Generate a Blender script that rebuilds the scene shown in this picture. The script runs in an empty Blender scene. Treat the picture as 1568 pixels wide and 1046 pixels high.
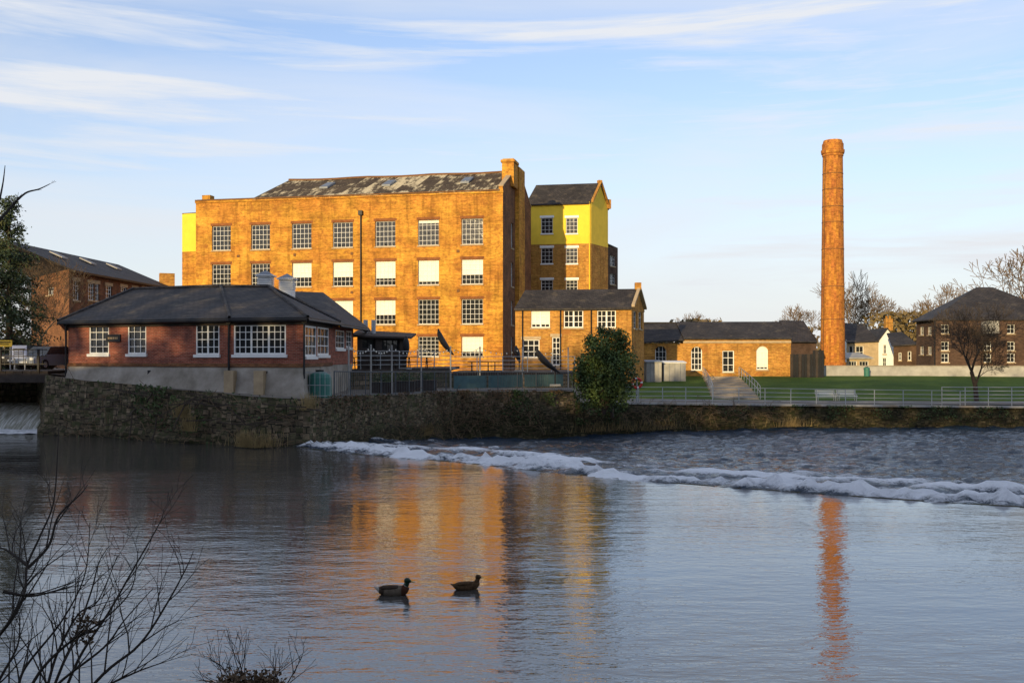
import bpy, math, random
from mathutils import Vector, noise, Quaternion
random.seed(7)
F=1524.0; HZ=545.0; CH=4.0
def X(px,D): return (px-784)/F*D
def Z(py,D): return CH+(HZ-py)/F*D
def W(px,py,D): return Vector((X(px,D),D,Z(py,D)))
def G(px,D): return Vector((X(px,D),D))
def lerp_tab(t,x):
    if x<=t[0][0]: return t[0][1]
    for (a,b),(c,d) in zip(t,t[1:]):
        if x<=c: return b+(d-b)*(x-a)/(c-a)
    return t[-1][1]
# ------------------------------------------------------------------ materials
def newmat(name):
    m=bpy.data.materials.new(name); m.use_nodes=True
    nt=m.node_tree; return m,nt,nt.nodes['Principled BSDF']
def N(nt,t,**k):
    n=nt.nodes.new(t)
    return n
def c4(c): return (c[0],c[1],c[2],1)
def ramp(nt,fac,stops):
    r=nt.nodes.new('ShaderNodeValToRGB'); e=r.color_ramp.elements
    while len(e)<len(stops): e.new(0.5)
    for el,(p,c) in zip(e,stops):
        el.position=p; el.color=c4(c) if hasattr(c,'__len__') else (c,c,c,1)
    nt.links.new(fac,r.inputs[0]); return r.outputs[0]
def mix(nt,fac,a,b,mode='MIX'):
    m=nt.nodes.new('ShaderNodeMix'); m.data_type='RGBA'; m.blend_type=mode
    for s,v in ((m.inputs[0],fac),(m.inputs[6],a),(m.inputs[7],b)):
        if hasattr(v,'is_linked'): nt.links.new(v,s)
        elif hasattr(v,'__len__'): s.default_value=c4(v)
        else: s.default_value=v
    return m.outputs[2]
def bump(nt,bs,h,dist,strength=1.0):
    b=nt.nodes.new('ShaderNodeBump'); b.inputs['Distance'].default_value=dist; b.inputs['Strength'].default_value=strength
    nt.links.new(h,b.inputs['Height']); nt.links.new(b.outputs[0],bs.inputs['Normal'])
def noisen(nt,vec,scale,detail=4,rough=.6,mapscale=None):
    if mapscale:
        mp=nt.nodes.new('ShaderNodeMapping'); mp.inputs['Scale'].default_value=mapscale
        nt.links.new(vec,mp.inputs[0]); vec=mp.outputs[0]
    n=nt.nodes.new('ShaderNodeTexNoise'); n.inputs['Scale'].default_value=scale
    n.inputs['Detail'].default_value=detail; n.inputs['Roughness'].default_value=rough
    nt.links.new(vec,n.inputs['Vector']); return n.outputs['Fac']
def math_(nt,op,a,b):
    n=nt.nodes.new('ShaderNodeMath'); n.operation=op
    for s,q in zip(n.inputs,(a,b)):
        if hasattr(q,'is_linked'): nt.links.new(q,s)
        else: s.default_value=q
    return n.outputs[0]
def brickmat(name,c1,c2,mortar,bw=.23,rh=.075,ms=.012,lo=.55,hi=1.2,rough=.9,bd=.01,pscale=.5,stain=None,st0=.5,st1=.62,streak=0,pale=None,grain=0,course=0):
    m,nt,bs=newmat(name); tc=N(nt,'ShaderNodeTexCoord')
    b=N(nt,'ShaderNodeTexBrick'); nt.links.new(tc.outputs['UV'],b.inputs['Vector'])
    b.inputs['Color1'].default_value=c4(c1); b.inputs['Color2'].default_value=c4(c2); b.inputs['Mortar'].default_value=c4(mortar)
    b.inputs['Scale'].default_value=1; b.inputs['Brick Width'].default_value=bw; b.inputs['Row Height'].default_value=rh
    b.inputs['Mortar Size'].default_value=ms; b.inputs['Mortar Smooth'].default_value=.3
    col=b.outputs['Color']
    if pale:
        n0=noisen(nt,tc.outputs['UV'],.28,5,.65,(1,1.6,1)); col=mix(nt,ramp(nt,n0,[(.42,0.0),(.62,.8)]),col,pale)
    n1=noisen(nt,tc.outputs['UV'],pscale,6,.65); v=ramp(nt,n1,[(.3,lo),(.7,hi)])
    col=mix(nt,1.0,col,v,'MULTIPLY')
    n2=noisen(nt,tc.outputs['UV'],2.2,5,.8,(.6,2.2,1)); v2=ramp(nt,n2,[(.32,.6),(.62,1.15)])
    col=mix(nt,1.0,col,v2,'MULTIPLY')
    if grain:
        n5=noisen(nt,tc.outputs['UV'],3.2,3,.8,(.8,2.4,1)); col=mix(nt,1.0,col,ramp(nt,n5,[(.34,1-grain),(.5,1.0),(.66,1.12)]),'MULTIPLY')
    if course:
        n6=noisen(nt,tc.outputs['UV'],1.0,4,.8,(.08,3.0,1)); col=mix(nt,1.0,col,ramp(nt,n6,[(.36,1-course),(.52,1.0)]),'MULTIPLY')
    if streak:
        n4=noisen(nt,tc.outputs['UV'],1.0,6,.7,(1.6,.12,1)); col=mix(nt,1.0,col,ramp(nt,n4,[(.36,1-streak),(.5,1.0)]),'MULTIPLY')
    if stain:
        n3=noisen(nt,tc.outputs['UV'],.7,7,.75); col=mix(nt,ramp(nt,n3,[(st0,0.0),(st1,.85)]),col,stain)
    nt.links.new(col,bs.inputs['Base Color']); bs.inputs['Roughness'].default_value=rough
    bs.inputs['Specular IOR Level'].default_value=.2
    bump(nt,bs,b.outputs['Fac'],bd,-.6)
    return m
def plain(name,c,rough=.8,var=.25,scale=3.0,metal=0,spec=.3,c2=None,lo=.4,hi=.65,bd=0):
    m,nt,bs=newmat(name); tc=N(nt,'ShaderNodeTexCoord')
    n=noisen(nt,tc.outputs['Object'],scale,6,.65)
    if c2: col=ramp(nt,n,[(lo,c),(hi,c2)])
    else: col=ramp(nt,n,[(.3,[x*(1-var) for x in c]),(.7,[min(1,x*(1+var)) for x in c])])
    nt.links.new(col,bs.inputs['Base Color']); bs.inputs['Roughness'].default_value=rough
    bs.inputs['Metallic'].default_value=metal; bs.inputs['Specular IOR Level'].default_value=spec
    if bd: bump(nt,bs,n,bd)
    return m
def foliage(name,a,b,c,scale=1.2):
    m,nt,bs=newmat(name); tc=N(nt,'ShaderNodeTexCoord')
    n=noisen(nt,tc.outputs['Object'],scale,4,.7); col=ramp(nt,n,[(.3,a),(.5,b),(.7,c)])
    nt.links.new(col,bs.inputs['Base Color']); bs.inputs['Roughness'].default_value=.7
    return m
MILL=brickmat('mill_brick',(.72,.30,.035),(.56,.20,.025),(.52,.28,.08),lo=.62,hi=1.2,stain=(.28,.11,.025),st0=.54,st1=.64,streak=.35,pale=(.78,.41,.06),grain=.38,course=.28)
MILLD=brickmat('dark_brick',(.32,.13,.05),(.20,.08,.035),(.2,.13,.08),stain=(.09,.045,.03),grain=.4)
YBR=brickmat('ochre_brick',(.68,.33,.05),(.54,.21,.035),(.5,.32,.12),lo=.65,hi=1.15,streak=.3,stain=(.34,.14,.035),st0=.54,st1=.63,grain=.4,course=.25)
PUB=brickmat('red_brick',(.36,.095,.055),(.24,.06,.04),(.30,.2,.15),ms=.01,lo=.8,hi=1.2,stain=(.15,.065,.05),st0=.56,st1=.66,grain=.35)
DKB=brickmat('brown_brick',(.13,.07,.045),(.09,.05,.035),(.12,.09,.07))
CHB=brickmat('chimney_brick',(.60,.19,.03),(.48,.13,.025),(.40,.2,.08),lo=.68,hi=1.2,streak=.35,stain=(.26,.09,.03),st0=.55,st1=.64,grain=.36,course=.35,pale=(.70,.31,.05))
YREND=plain('yellow_render',(.88,.60,.055),.8,.08,1.2)
SLATE=brickmat('slate',(.060,.052,.050),(.035,.032,.034),(.015,.015,.015),bw=.35,rh=.22,ms=.02,lo=.6,hi=1.5,rough=.7,bd=.02,stain=(.11,.09,.065),st0=.55,st1=.66,grain=.3)
SLATEL=brickmat('lichen_slate',(.10,.072,.045),(.07,.05,.035),(.03,.025,.02),bw=.35,rh=.22,ms=.02,lo=.6,hi=1.4,rough=.9,bd=.02)
nt=SLATEL.node_tree; bs=nt.nodes['Principled BSDF']; l=bs.inputs['Base Color'].links[0].from_socket
tc=N(nt,'ShaderNodeTexCoord'); n=noisen(nt,tc.outputs['UV'],.9,10,.8,(1.7,.42,1)); nb_=noisen(nt,tc.outputs['UV'],.22,3,.5)
nn_=math_(nt,'ADD',n,math_(nt,'MULTIPLY',math_(nt,'SUBTRACT',nb_,.5),.7))
nt.links.new(mix(nt,ramp(nt,nn_,[(.50,0.0),(.60,.9)]),l,(.62,.53,.35)),bs.inputs['Base Color'])
WALLS=brickmat('river_stone',(.25,.19,.125),(.115,.09,.06),(.04,.035,.025),bw=.62,rh=.31,ms=.035,lo=.35,hi=1.5,bd=.07,pscale=.6,stain=(.055,.062,.024),st0=.47,st1=.6,streak=.6,grain=.4)
nt=WALLS.node_tree; bs=nt.nodes['Principled BSDF']; l=bs.inputs['Base Color'].links[0].from_socket
tc=N(nt,'ShaderNodeTexCoord'); sp_=N(nt,'ShaderNodeSeparateXYZ'); nt.links.new(tc.outputs['Object'],sp_.inputs[0])
zz_=math_(nt,'ADD',sp_.outputs['Z'],math_(nt,'MULTIPLY',noisen(nt,tc.outputs['Object'],.8,5,.7),1.6))
nt.links.new(mix(nt,1.0,l,ramp(nt,math_(nt,'MULTIPLY',zz_,.4),[(.25,(.42,.44,.36)),(.6,(1.0,1.0,1.0))]),'MULTIPLY'),bs.inputs['Base Color'])
CONC=plain('render_concrete',(.20,.175,.14),.9,.4,.8,c2=(.42,.38,.33),lo=.35,hi=.7,bd=.03)
STONE=plain('sandstone',(.42,.32,.2),.85,.2,2)
WHITE=plain('white_paint',(.80,.80,.78),.5,.04,2)
BLIND=plain('window_blind',(.80,.77,.68),.5,.05,1)
BLACK=plain('black_paint',(.015,.015,.017),.5,.2,3)
DARKW=plain('dark_timber',(.045,.035,.03),.8,.3,3)
IRON=plain('iron_band',(.17,.08,.03),.8,.2,2)
STEEL=plain('galvanised_steel',(.38,.40,.42),.45,.1,4,metal=.3)
DSTEEL=plain('weathered_railing',(.10,.11,.12),.6,.2,4)
WREN=plain('white_render',(.75,.76,.78),.8,.06,1)
GREYW=plain('grey_render',(.36,.35,.33),.85,.25,1)
LEAD=plain('lead_grey',(.22,.24,.27),.6,.15,2)
m,nt,bs=newmat('window_glass'); GLASS=m
bs.inputs['Base Color'].default_value=(.02,.022,.025,1); bs.inputs['Roughness'].default_value=.06; bs.inputs['IOR'].default_value=1.5
tc=N(nt,'ShaderNodeTexCoord'); bump(nt,bs,noisen(nt,tc.outputs['Object'],1.2,2,.5),.02)
BARK=plain('bark',(.055,.042,.032),.9,.4,4)
TWIG=plain('twig',(.035,.028,.024),.85,.3,6)
DTWIG=plain('winter_twigs',(.15,.10,.055),.9,.35,.15)
SCRUB=plain('dead_bramble',(.15,.10,.06),.9,.4,1.5)
IVY=foliage('ivy_green',(.018,.036,.012),(.045,.085,.022),(.11,.15,.04))
CONI=foliage('conifer_green',(.012,.026,.012),(.035,.06,.022),(.10,.10,.03),.8)
DRYG=plain('dry_grass',(.30,.22,.10),.9,.3,3)
# ------------------------------------------------------------------ mesh builder
class MB:
    def __init__(s): s.v=[];s.f=[];s.mi=[];s.mats=[]
    def mat(s,m):
        if m not in s.mats: s.mats.append(m)
        return s.mats.index(m)
    def poly(s,pts,m):
        b=len(s.v); s.v+= [tuple(p) for p in pts]; s.f.append(tuple(range(b,b+len(pts)))); s.mi.append(s.mat(m))
    def box(s,o,ax,ay,az,m):
        o=Vector(o);ax=Vector(ax);ay=Vector(ay);az=Vector(az)
        b=len(s.v)
        for p in (o,o+ax,o+ax+ay,o+ay,o+az,o+ax+az,o+ax+ay+az,o+ay+az): s.v.append(tuple(p))
        k=s.mat(m)
        for f in ((3,2,1,0),(4,5,6,7),(0,1,5,4),(1,2,6,5),(2,3,7,6),(3,0,4,7)):
            s.f.append(tuple(b+i for i in f)); s.mi.append(k)
    def cbox(s,c,sx,sy,sz,m,rot=0):
        ca,sa=math.cos(rot),math.sin(rot); ax=Vector((ca*sx,sa*sx,0)); ay=Vector((-sa*sy,ca*sy,0)); az=Vector((0,0,sz))
        s.box(Vector(c)-ax/2-ay/2,ax,ay,az,m)
    def tube(s,p0,p1,r0,r1,m,n=5,cap=False):
        p0=Vector(p0);p1=Vector(p1); d=p1-p0
        if d.length<1e-6: return
        d.normalize(); a=d.orthogonal().normalized(); c=d.cross(a); b=len(s.v); k=s.mat(m)
        for p,r in ((p0,r0),(p1,r1)):
            for i in range(n):
                t=2*math.pi*i/n; s.v.append(tuple(p+a*(math.cos(t)*r)+c*(math.sin(t)*r)))
        for i in range(n):
            j=(i+1)%n; s.f.append((b+i,b+j,b+n+j,b+n+i)); s.mi.append(k)
        if cap:
            s.f.append(tuple(b+n+i for i in range(n))); s.mi.append(k)
            s.f.append(tuple(b+n-1-i for i in range(n))); s.mi.append(k)
    def lathe(s,c,prof,m,n=24,cap=True):
        b=len(s.v); k=s.mat(m); c=Vector(c)
        for z,r in prof:
            for i in range(n):
                t=2*math.pi*i/n; s.v.append((c.x+r*math.cos(t),c.y+r*math.sin(t),c.z+z))
        for q in range(len(prof)-1):
            for i in range(n):
                j=(i+1)%n; s.f.append((b+q*n+i,b+q*n+j,b+q*n+n+j,b+q*n+n+i)); s.mi.append(k)
        if cap: s.f.append(tuple(b+(len(prof)-1)*n+i for i in range(n))); s.mi.append(k)
    def loft(s,secs,m,n=12,axis=None,origin=(0,0,0)):
        ax=Vector((axis[0],axis[1],0)).normalized(); ay=Vector((-ax.y,ax.x,0)); o=Vector(origin); b=len(s.v)
        for q in secs:
            for i in range(n):
                t=2*math.pi*i/n; s.v.append(tuple(o+ax*q[0]+ay*(q[2]*math.cos(t))+Vector((0,0,q[1]+q[3]*math.sin(t)))))
        for q in range(len(secs)-1):
            k=s.mat(secs[q][4] if len(secs[q])>4 else m)
            for i in range(n):
                j=(i+1)%n; s.f.append((b+q*n+i,b+q*n+j,b+q*n+n+j,b+q*n+n+i)); s.mi.append(k)
        k=s.mat(m); s.f.append(tuple(b+i for i in range(n))); s.mi.append(k)
        e=b+(len(secs)-1)*n; s.f.append(tuple(e+i for i in range(n))); s.mi.append(k)
    def slab(s,pts,th,m,m2=None):
        pts=[Vector(p) for p in pts]; low=[p-Vector((0,0,th)) for p in pts]
        s.poly(pts,m); s.poly(low[::-1],m2 or m)
        for i in range(len(pts)):
            j=(i+1)%len(pts); s.poly([low[i],low[j],pts[j],pts[i]],m2 or m)
    def leaf(s,p,size,m,up=0.0):
        d=Vector((random.gauss(0,1),random.gauss(0,1),random.gauss(0,1)+up)).normalized()
        a=d.orthogonal().normalized(); c=d.cross(a); t=random.random()*6.28
        u=(a*math.cos(t)+c*math.sin(t))*size; w=(c*math.cos(t)-a*math.sin(t))*size*.55
        s.poly([p-u,p+w,p+u,p-w],m)
    def obj(s,name,parent=None,uv=True,smooth=False):
        me=bpy.data.meshes.new(name); me.from_pydata(s.v,[],s.f)
        for m in s.mats: me.materials.append(m)
        me.polygons.foreach_set('material_index',s.mi)
        if smooth: me.polygons.foreach_set('use_smooth',[True]*len(s.f))
        me.update()
        if uv:
            l=me.uv_layers.new(name='UVMap'); data=[0.0]*(2*len(me.loops)); zz=Vector((0,0,1))
            for p in me.polygons:
                n=p.normal
                if abs(n.z)>.985 or n.length<.5: t=Vector((1,0,0)); b=Vector((0,1,0))
                else: t=zz.cross(n).normalized(); b=n.cross(t)
                for li in p.loop_indices:
                    co=me.vertices[me.loops[li].vertex_index].co
                    data[2*li]=co.dot(t); data[2*li+1]=co.dot(b)
            l.data.foreach_set('uv',data)
        o=bpy.data.objects.new(name,me); bpy.context.scene.collection.objects.link(o)
        if parent: o.parent=parent
        return o
class Group:
    def __init__(s,name):
        s.name=name; s.parts={}
    def __getitem__(s,k):
        if k not in s.parts: s.parts[k]=MB()
        return s.parts[k]
    def done(s,uv=True):
        e=bpy.data.objects.new(s.name,None); bpy.context.scene.collection.objects.link(e)
        for k,b in s.parts.items():
            if b.f: b.obj(k,e,uv)
        return e
# ------------------------------------------------------------------ facades
def hit(a,b,px):
    k=(px-784)/F; d=b-a; u=(k*a.y-a.x)/(d.x-k*d.y); return u*d.length, a.y+d.y*u
def win(a,b,px0,px1,py0,py1,**k):
    u0,_=hit(a,b,px0); u1,_=hit(a,b,px1); _,D=hit(a,b,(px0+px1)/2)
    w=dict(u0=min(u0,u1),u1=max(u0,u1),z0=Z(py1,D),z1=Z(py0,D),nx=4,ny=4); w.update(k); return w
def facade(g,a,b,z0,z1,wins=(),mat=None,splits=(),depth=.22,frame=WHITE,sill=STONE,lintel=None,bar=.035,fr=.07):
    d=(b-a); L=d.length; d=d/L; n=Vector((d.y,-d.x))
    def P(u,z,o=0): return Vector((a.x+d.x*u+n.x*o,a.y+d.y*u+n.y*o,z))
    d3=Vector((d.x,d.y,0)); n3=Vector((n.x,n.y,0)); up=Vector((0,0,1))
    us=sorted({0,L,*[w['u0'] for w in wins],*[w['u1'] for w in wins]})
    zs=sorted({z0,z1,*[w['z0'] for w in wins],*[w['z1'] for w in wins],*[s[0] for s in splits]})
    Wl=g['walls']
    for i in range(len(us)-1):
        for j in range(len(zs)-1):
            uc=(us[i]+us[i+1])/2; zc=(zs[j]+zs[j+1])/2
            if any(w['u0']<uc<w['u1'] and w['z0']<zc<w['z1'] for w in wins): continue
            mm=mat
            for sz,sm in splits:
                if zc>sz: mm=sm
            Wl.poly([P(us[i],zs[j]),P(us[i+1],zs[j]),P(us[i+1],zs[j+1]),P(us[i],zs[j+1])],mm)
    for w in wins:
        u0,u1,w0,w1=w['u0'],w['u1'],w['z0'],w['z1']; nx,ny=w['nx'],w['ny']; wd=g['windows']; tr=g['trim']
        Wl.poly([P(u0,w0),P(u0,w1),P(u0,w1,-depth),P(u0,w0,-depth)],mat); Wl.poly([P(u1,w1),P(u1,w0),P(u1,w0,-depth),P(u1,w1,-depth)],mat)
        Wl.poly([P(u0,w1),P(u1,w1),P(u1,w1,-depth),P(u0,w1,-depth)],mat); Wl.poly([P(u1,w0),P(u0,w0),P(u0,w0,-depth),P(u1,w0,-depth)],mat)
        gl=g['glass']; bl=w.get('blind',0); zb=w1-(w1-w0)*bl; fm=w.get('frame',frame)
        if bl<1: gl.poly([P(u0,w0,-depth+.02),P(u1,w0,-depth+.02),P(u1,zb,-depth+.02),P(u0,zb,-depth+.02)],GLASS)
        if bl>0: gl.poly([P(u0,zb,-depth+.03),P(u1,zb,-depth+.03),P(u1,w1,-depth+.03),P(u0,w1,-depth+.03)],BLIND)
        o=-depth+.035; th=.05
        wd.box(P(u0,w0,o),d3*fr,n3*th,up*(w1-w0),fm); wd.box(P(u1-fr,w0,o),d3*fr,n3*th,up*(w1-w0),fm)
        wd.box(P(u0+fr,w0,o),d3*(u1-u0-2*fr),n3*th,up*fr,fm); wd.box(P(u0+fr,w1-fr,o),d3*(u1-u0-2*fr),n3*th,up*fr,fm)
        for i in range(1,nx):
            uu=u0+(u1-u0)*i/nx; bb=bar*(2.6 if w.get('mull') and i%w['mull']==0 else 1)
            wd.box(P(uu-bb/2,w0+fr,o+.003),d3*bb,n3*.03,up*(w1-w0-2*fr),fm)
        for i in range(1,ny):
            zz=w0+(w1-w0)*i/ny; wd.box(P(u0+fr,zz-bar/2,o+.006),d3*(u1-u0-2*fr),n3*.03,up*bar,fm)
        if sill: tr.box(P(u0-.08,w0-.14,-.02),d3*(u1-u0+.16),n3*.12,up*.14,sill)
        if lintel: tr.box(P(u0-.15,w1,-.02),d3*(u1-u0+.3),n3*.04,up*.3,lintel)
        if w.get('arch'):
            r=(u1-u0)/2; uc=(u0+u1)/2; zc=w1-r; K=8
            for sgn,cu in ((-1,u0),(1,u1)):
                arc=[P(uc+sgn*r*math.cos(t*math.pi/2/K),zc+r*math.sin(t*math.pi/2/K),.003) for t in range(K+1)]
                for q in range(K): Wl.poly([P(cu,w1,.003),arc[q],arc[q+1]],mat)
    return P
# ================================================================== MAIN MILL
g=Group('brick_mill')
FR=G(770,107); FL=G(300,114.5); dm=(FR-FL).normalized(); nm=Vector((dm.y,-dm.x)); back=-nm
ZE=Z(292,107); G0=1.4
cols=[339,399,462,525,590,656,723]; hw=[14.5,14.5,15,15.5,15.5,16,16.5]
rows=[(18.85,16.05),(14.45,11.75),(10.15,7.45),(6.1,3.9)]
ws=[]
for ci,c in enumerate(cols):
    u0,_=hit(FL,FR,c-hw[ci]); u1,_=hit(FL,FR,c+hw[ci])
    for ri,(zt,zb) in enumerate(rows):
        bl=0
        if ri==1 and ci>=2: bl=[.6,.62,.7,.86,.62][ci-2]
        if ri==2 and ci in(3,4): bl=.6
        if ri==3 and ci in (4,6): bl=.75
        if ri==0 and ci in (5,): bl=.12
        ws.append(dict(u0=u0,u1=u1,z0=zb,z1=zt,nx=5,ny=5,blind=bl))
ARCHD=plain('brick_arch',(.24,.09,.03),.9,.3,2)
P=facade(g,FL,FR,G0,ZE,ws,MILL,depth=.3,bar=.035,fr=.07,lintel=ARCHD)
L=(FR-FL).length; d3=Vector((dm.x,dm.y,0)); n3=Vector((nm.x,nm.y,0)); b3=-n3; up=Vector((0,0,1))
RR=FR+back*16; RL=FL+back*16
gw=[]
for u,w_ in ((4.2,1.3),(9.5,1.2)):
    for zt,zb in rows: gw.append(dict(u0=u,u1=u+w_,z0=zb,z1=zt,nx=3,ny=4))
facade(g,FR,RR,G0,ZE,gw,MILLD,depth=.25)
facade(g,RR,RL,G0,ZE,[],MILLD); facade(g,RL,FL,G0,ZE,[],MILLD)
ZR=ZE+3.5; uH=L-22.1*1.31
def PB(u,z,back_): return P(u,z,-back_)
rf=g['roof']
e0=P(uH,ZE+.1,.15); e1=P(L-.35,ZE+.1,.15); r0=PB(uH+.6,ZR,8); r1=PB(L-.35,ZR,8); f0=PB(uH,ZE+.1,16); f1=PB(L-.35,ZE+.1,16)
K=14
for i in range(K):
    t0,t1=i/K,(i+1)/K; s0=-.12*math.sin(math.pi*((t0*3)%1)); s1=-.12*math.sin(math.pi*((t1*3)%1))
    rf.slab([e0.lerp(e1,t0),e0.lerp(e1,t1),r0.lerp(r1,t1)+up*s1,r0.lerp(r1,t0)+up*s0],.15,SLATEL)
    rf.tube(r0.lerp(r1,t0)+up*(s0+.05),r0.lerp(r1,t1)+up*(s1+.05),.14,.14,IRON,6)
rf.slab([f1,f0,r0,r1],.15,SLATE); rf.slab([f0,e0,r0],.15,SLATE)
rf.slab([P(.2,ZE+.15,.1),P(uH-.02,ZE+.15,.1),PB(uH-.02,ZE+1.0,6),PB(1.2,ZE+1.0,6)],.12,SLATE)
rf.slab([PB(.2,ZE+.15,13),P(.2,ZE+.15,.1),PB(1.2,ZE+1.0,6)],.12,SLATE)
rf.cbox(P(1.0,ZE,-1.0),1.0,1.0,.75,MILL,math.atan2(dm.y,dm.x))
Wl=g['walls']
def GP(o,u,z): return Vector((FR.x+back.x*u+dm.x*o,FR.y+back.y*u+dm.y*o,z))
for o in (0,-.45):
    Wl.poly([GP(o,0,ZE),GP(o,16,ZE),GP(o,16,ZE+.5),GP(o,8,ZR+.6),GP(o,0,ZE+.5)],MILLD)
for (ua,za,ub,zb) in ((0,ZE+.5,8,ZR+.6),(8,ZR+.6,16,ZE+.5)):
    g['trim'].slab([GP(-.5,ua,za+.1),GP(.06,ua,za+.1),GP(.06,ub,zb+.1),GP(-.5,ub,zb+.1)],.12,STONE)
Wl.poly([GP(-.45,0,ZE),GP(0,0,ZE),GP(0,0,ZE+.5),GP(-.45,0,ZE+.5)],MILL)
st=g['stack']; ang=math.atan2(dm.y,dm.x)
st.cbox(GP(-.3,5.0,ZR-2.4),1.35,2.2,2.7,MILL,ang); st.cbox(GP(-.3,5.0,ZR+.3),1.6,2.45,.28,MILL,ang); st.cbox(GP(-.3,5.0,ZR+.58),1.25,2.0,.15,STONE,ang)
st.cbox(GP(.25,8.0,G0),.5,3.2,ZR-G0+.2,MILL,ang)
g['trim'].box(P(-.05,ZE-.25,-.02),d3*(L+.1),n3*.14,up*.25,MILL)
g['trim'].box(P(-.02,ZE,.0),d3*(L-.4),n3*.2,up*.12,IRON)
u,_=hit(FL,FR,553); g['trim'].tube(P(u,G0,.15),P(u,ZE-2.0,.15),.08,.08,BLACK,6)
g['trim'].cbox(P(u,ZE-2.2,.2),.45,.3,.5,BLACK,ang)
def onroof(uu,t,o=.0):
    a_=e0.lerp(e1,uu); b_=r0.lerp(r1,uu); return a_.lerp(b_,t)
nr=(e1-e0).cross(r0-e0).normalized()
for pxs in (450,548,672):
    uu=((hit(FL,FR,pxs)[0]+1.5)-uH)/(L-.35-uH)
    a_=onroof(uu,.42);b_=onroof(uu+.035,.42);c_=onroof(uu+.035,.68);e_=onroof(uu,.68)
    g['roof'].slab([p+nr*.18 for p in (a_,b_,c_,e_)],.2,LEAD); g['roof'].slab([p+nr*.2 for p in (a_.lerp(c_,.1),b_.lerp(e_,.1),c_.lerp(a_,.1),e_.lerp(b_,.1))],.03,GLASS)
for uu in (5.3,12.2,19.0,31.2):
    for zz in (15.2,10.9): g['trim'].cbox(P(uu,zz,.03),.3,.06,.3,IRON,ang)
a=G(279,119); b=G(302,118.2)
facade(g,a,b,G0,Z(328,119),[],MILL,splits=((Z(386,119),YREND),))
aa=a+back*8; bb=b+back*8
facade(g,aa,a,G0,Z(328,119),[],MILL); 
g['roof'].slab([Vector((a.x,a.y,Z(327,119))),Vector((b.x,b.y,Z(327,119))),Vector((bb.x,bb.y,Z(327,119))),Vector((aa.x,aa.y,Z(327,119)))],.1,SLATE)
g.done()
# ================================================================== YELLOW MILL
g=Group('rendered_mill')
a=G(806,126.5); b=G(905,125); ze=Z(311,125.5); zs_=Z(373,125)
ws=[]
for c in (837.5,875.5):
    for (t,bt) in ((334,358),(380,404),(429,450)):
        ws.append(win(a,b,c-9,c+9,t,bt,nx=3,ny=4,blind=.0))
facade(g,a,b,G0,ze,ws,YBR,splits=((zs_,YREND),),lintel=WHITE,sill=WHITE)
c=G(931,130); facade(g,b,c,G0,ze,[],YBR,splits=((zs_,YREND),))
dd=a+(c-b)*2.0; e=c+(a-b)*1.0
facade(g,c,e,G0,ze,[],DKB); facade(g,e,a,G0,ze,[],DKB)
zr=Z(283,128); mid=(b+c)/2; ml=(a+e)/2
v=lambda q,z:Vector((q.x,q.y,z))
g['walls'].poly([v(b,ze),v(c,ze),v(mid,zr)],YREND)
ov=(c-b).normalized()*.3
ex=(b-a).normalized()*.3
g['roof'].slab([v(a-ov,ze-.1),v(b-ov,ze-.1),v(mid,zr+.1),v(ml,zr+.1)],.14,SLATE)
g['roof'].slab([v(c+ov,ze-.1),v(e+ov,ze-.1),v(ml,zr+.1),v(mid,zr+.1)],.14,SLATE)
for q,z2 in ((b,ze),(c,ze)):
    g['trim'].slab([v(q,z2+.25),v(q+ex,z2+.25),v(mid+ex,zr+.4),v(mid,zr+.4)],.25,YBR)
g['trim'].cbox(v(mid,zr+.1),.5,.5,.35,YBR,.4)
g['trim'].cbox(v(c,ze-.1),.6,.6,1.2,YBR,.4)
g['trim'].tube(v(b+Vector((-.2,-.15)),G0),v(b+Vector((-.2,-.15)),ze),.08,.08,YREND,6)
b2=G(930,133); c2=G(946,136)
ws=[win(b2,c2,934,942,392,408,nx=2,ny=3),win(b2,c2,934,942,420,436,nx=2,ny=3)]
facade(g,b2,c2,G0,Z(378,134),ws,DKB); 
g['roof'].slab([v(b2,Z(374,134)),v(c2,Z(380,136)),v(c2+Vector((-3,8)),Z(380,136)),v(b2+Vector((-3,8)),Z(374,134))],.15,SLATE)
g.done()
# ================================================================== ANNEX COTTAGE
g=Group('brick_annex')
a=G(789,97); b=G(967,95); c=G(986,101); e=a+(c-b)
ze=Z(470,95.5); zr=Z(444,98)
ws=[win(a,b,813,842,476,502,nx=4,ny=3,mull=2,blind=.8),win(a,b,863,893,475,502,nx=4,ny=3,mull=2),win(a,b,914,943,475,502,nx=4,ny=3,mull=2),
    win(a,b,800,826,520,548,nx=3,ny=3,blind=0),win(a,b,845,858,516,560,nx=2,ny=5)]
facade(g,a,b,1.4,ze,ws,YBR,lintel=STONE,bar=.06,fr=.1)
ws=[win(b,c,970,975,477,503,nx=2,ny=3),win(b,c,978,983,478,504,nx=2,ny=3)]
facade(g,b,c,1.4,ze,ws,YBR); facade(g,c,e,1.4,ze,[],DKB); facade(g,e,a,1.4,ze,[],DKB)
mid=(b+c)/2; ml=(a+e)/2
g['walls'].poly([v(b,ze),v(c,ze),v(mid,zr)],YBR)
ov=(b-c).normalized()*.35
g['roof'].slab([v(a+ov,ze-.12),v(b+ov,ze-.12),v(mid,zr+.1),v(ml,zr+.1)],.14,SLATE)
g['roof'].slab([v(c-ov,ze-.12),v(e-ov,ze-.12),v(ml,zr+.1),v(mid,zr+.1)],.14,SLATE)
for q in (b,c): g['trim'].slab([v(q,ze+.2),v(q+Vector((.3,0)),ze+.2),v(mid+Vector((.3,0)),zr+.35),v(mid,zr+.35)],.22,STONE)
g['trim'].cbox(v(mid,zr),.6,.6,.7,YBR,0)
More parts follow.
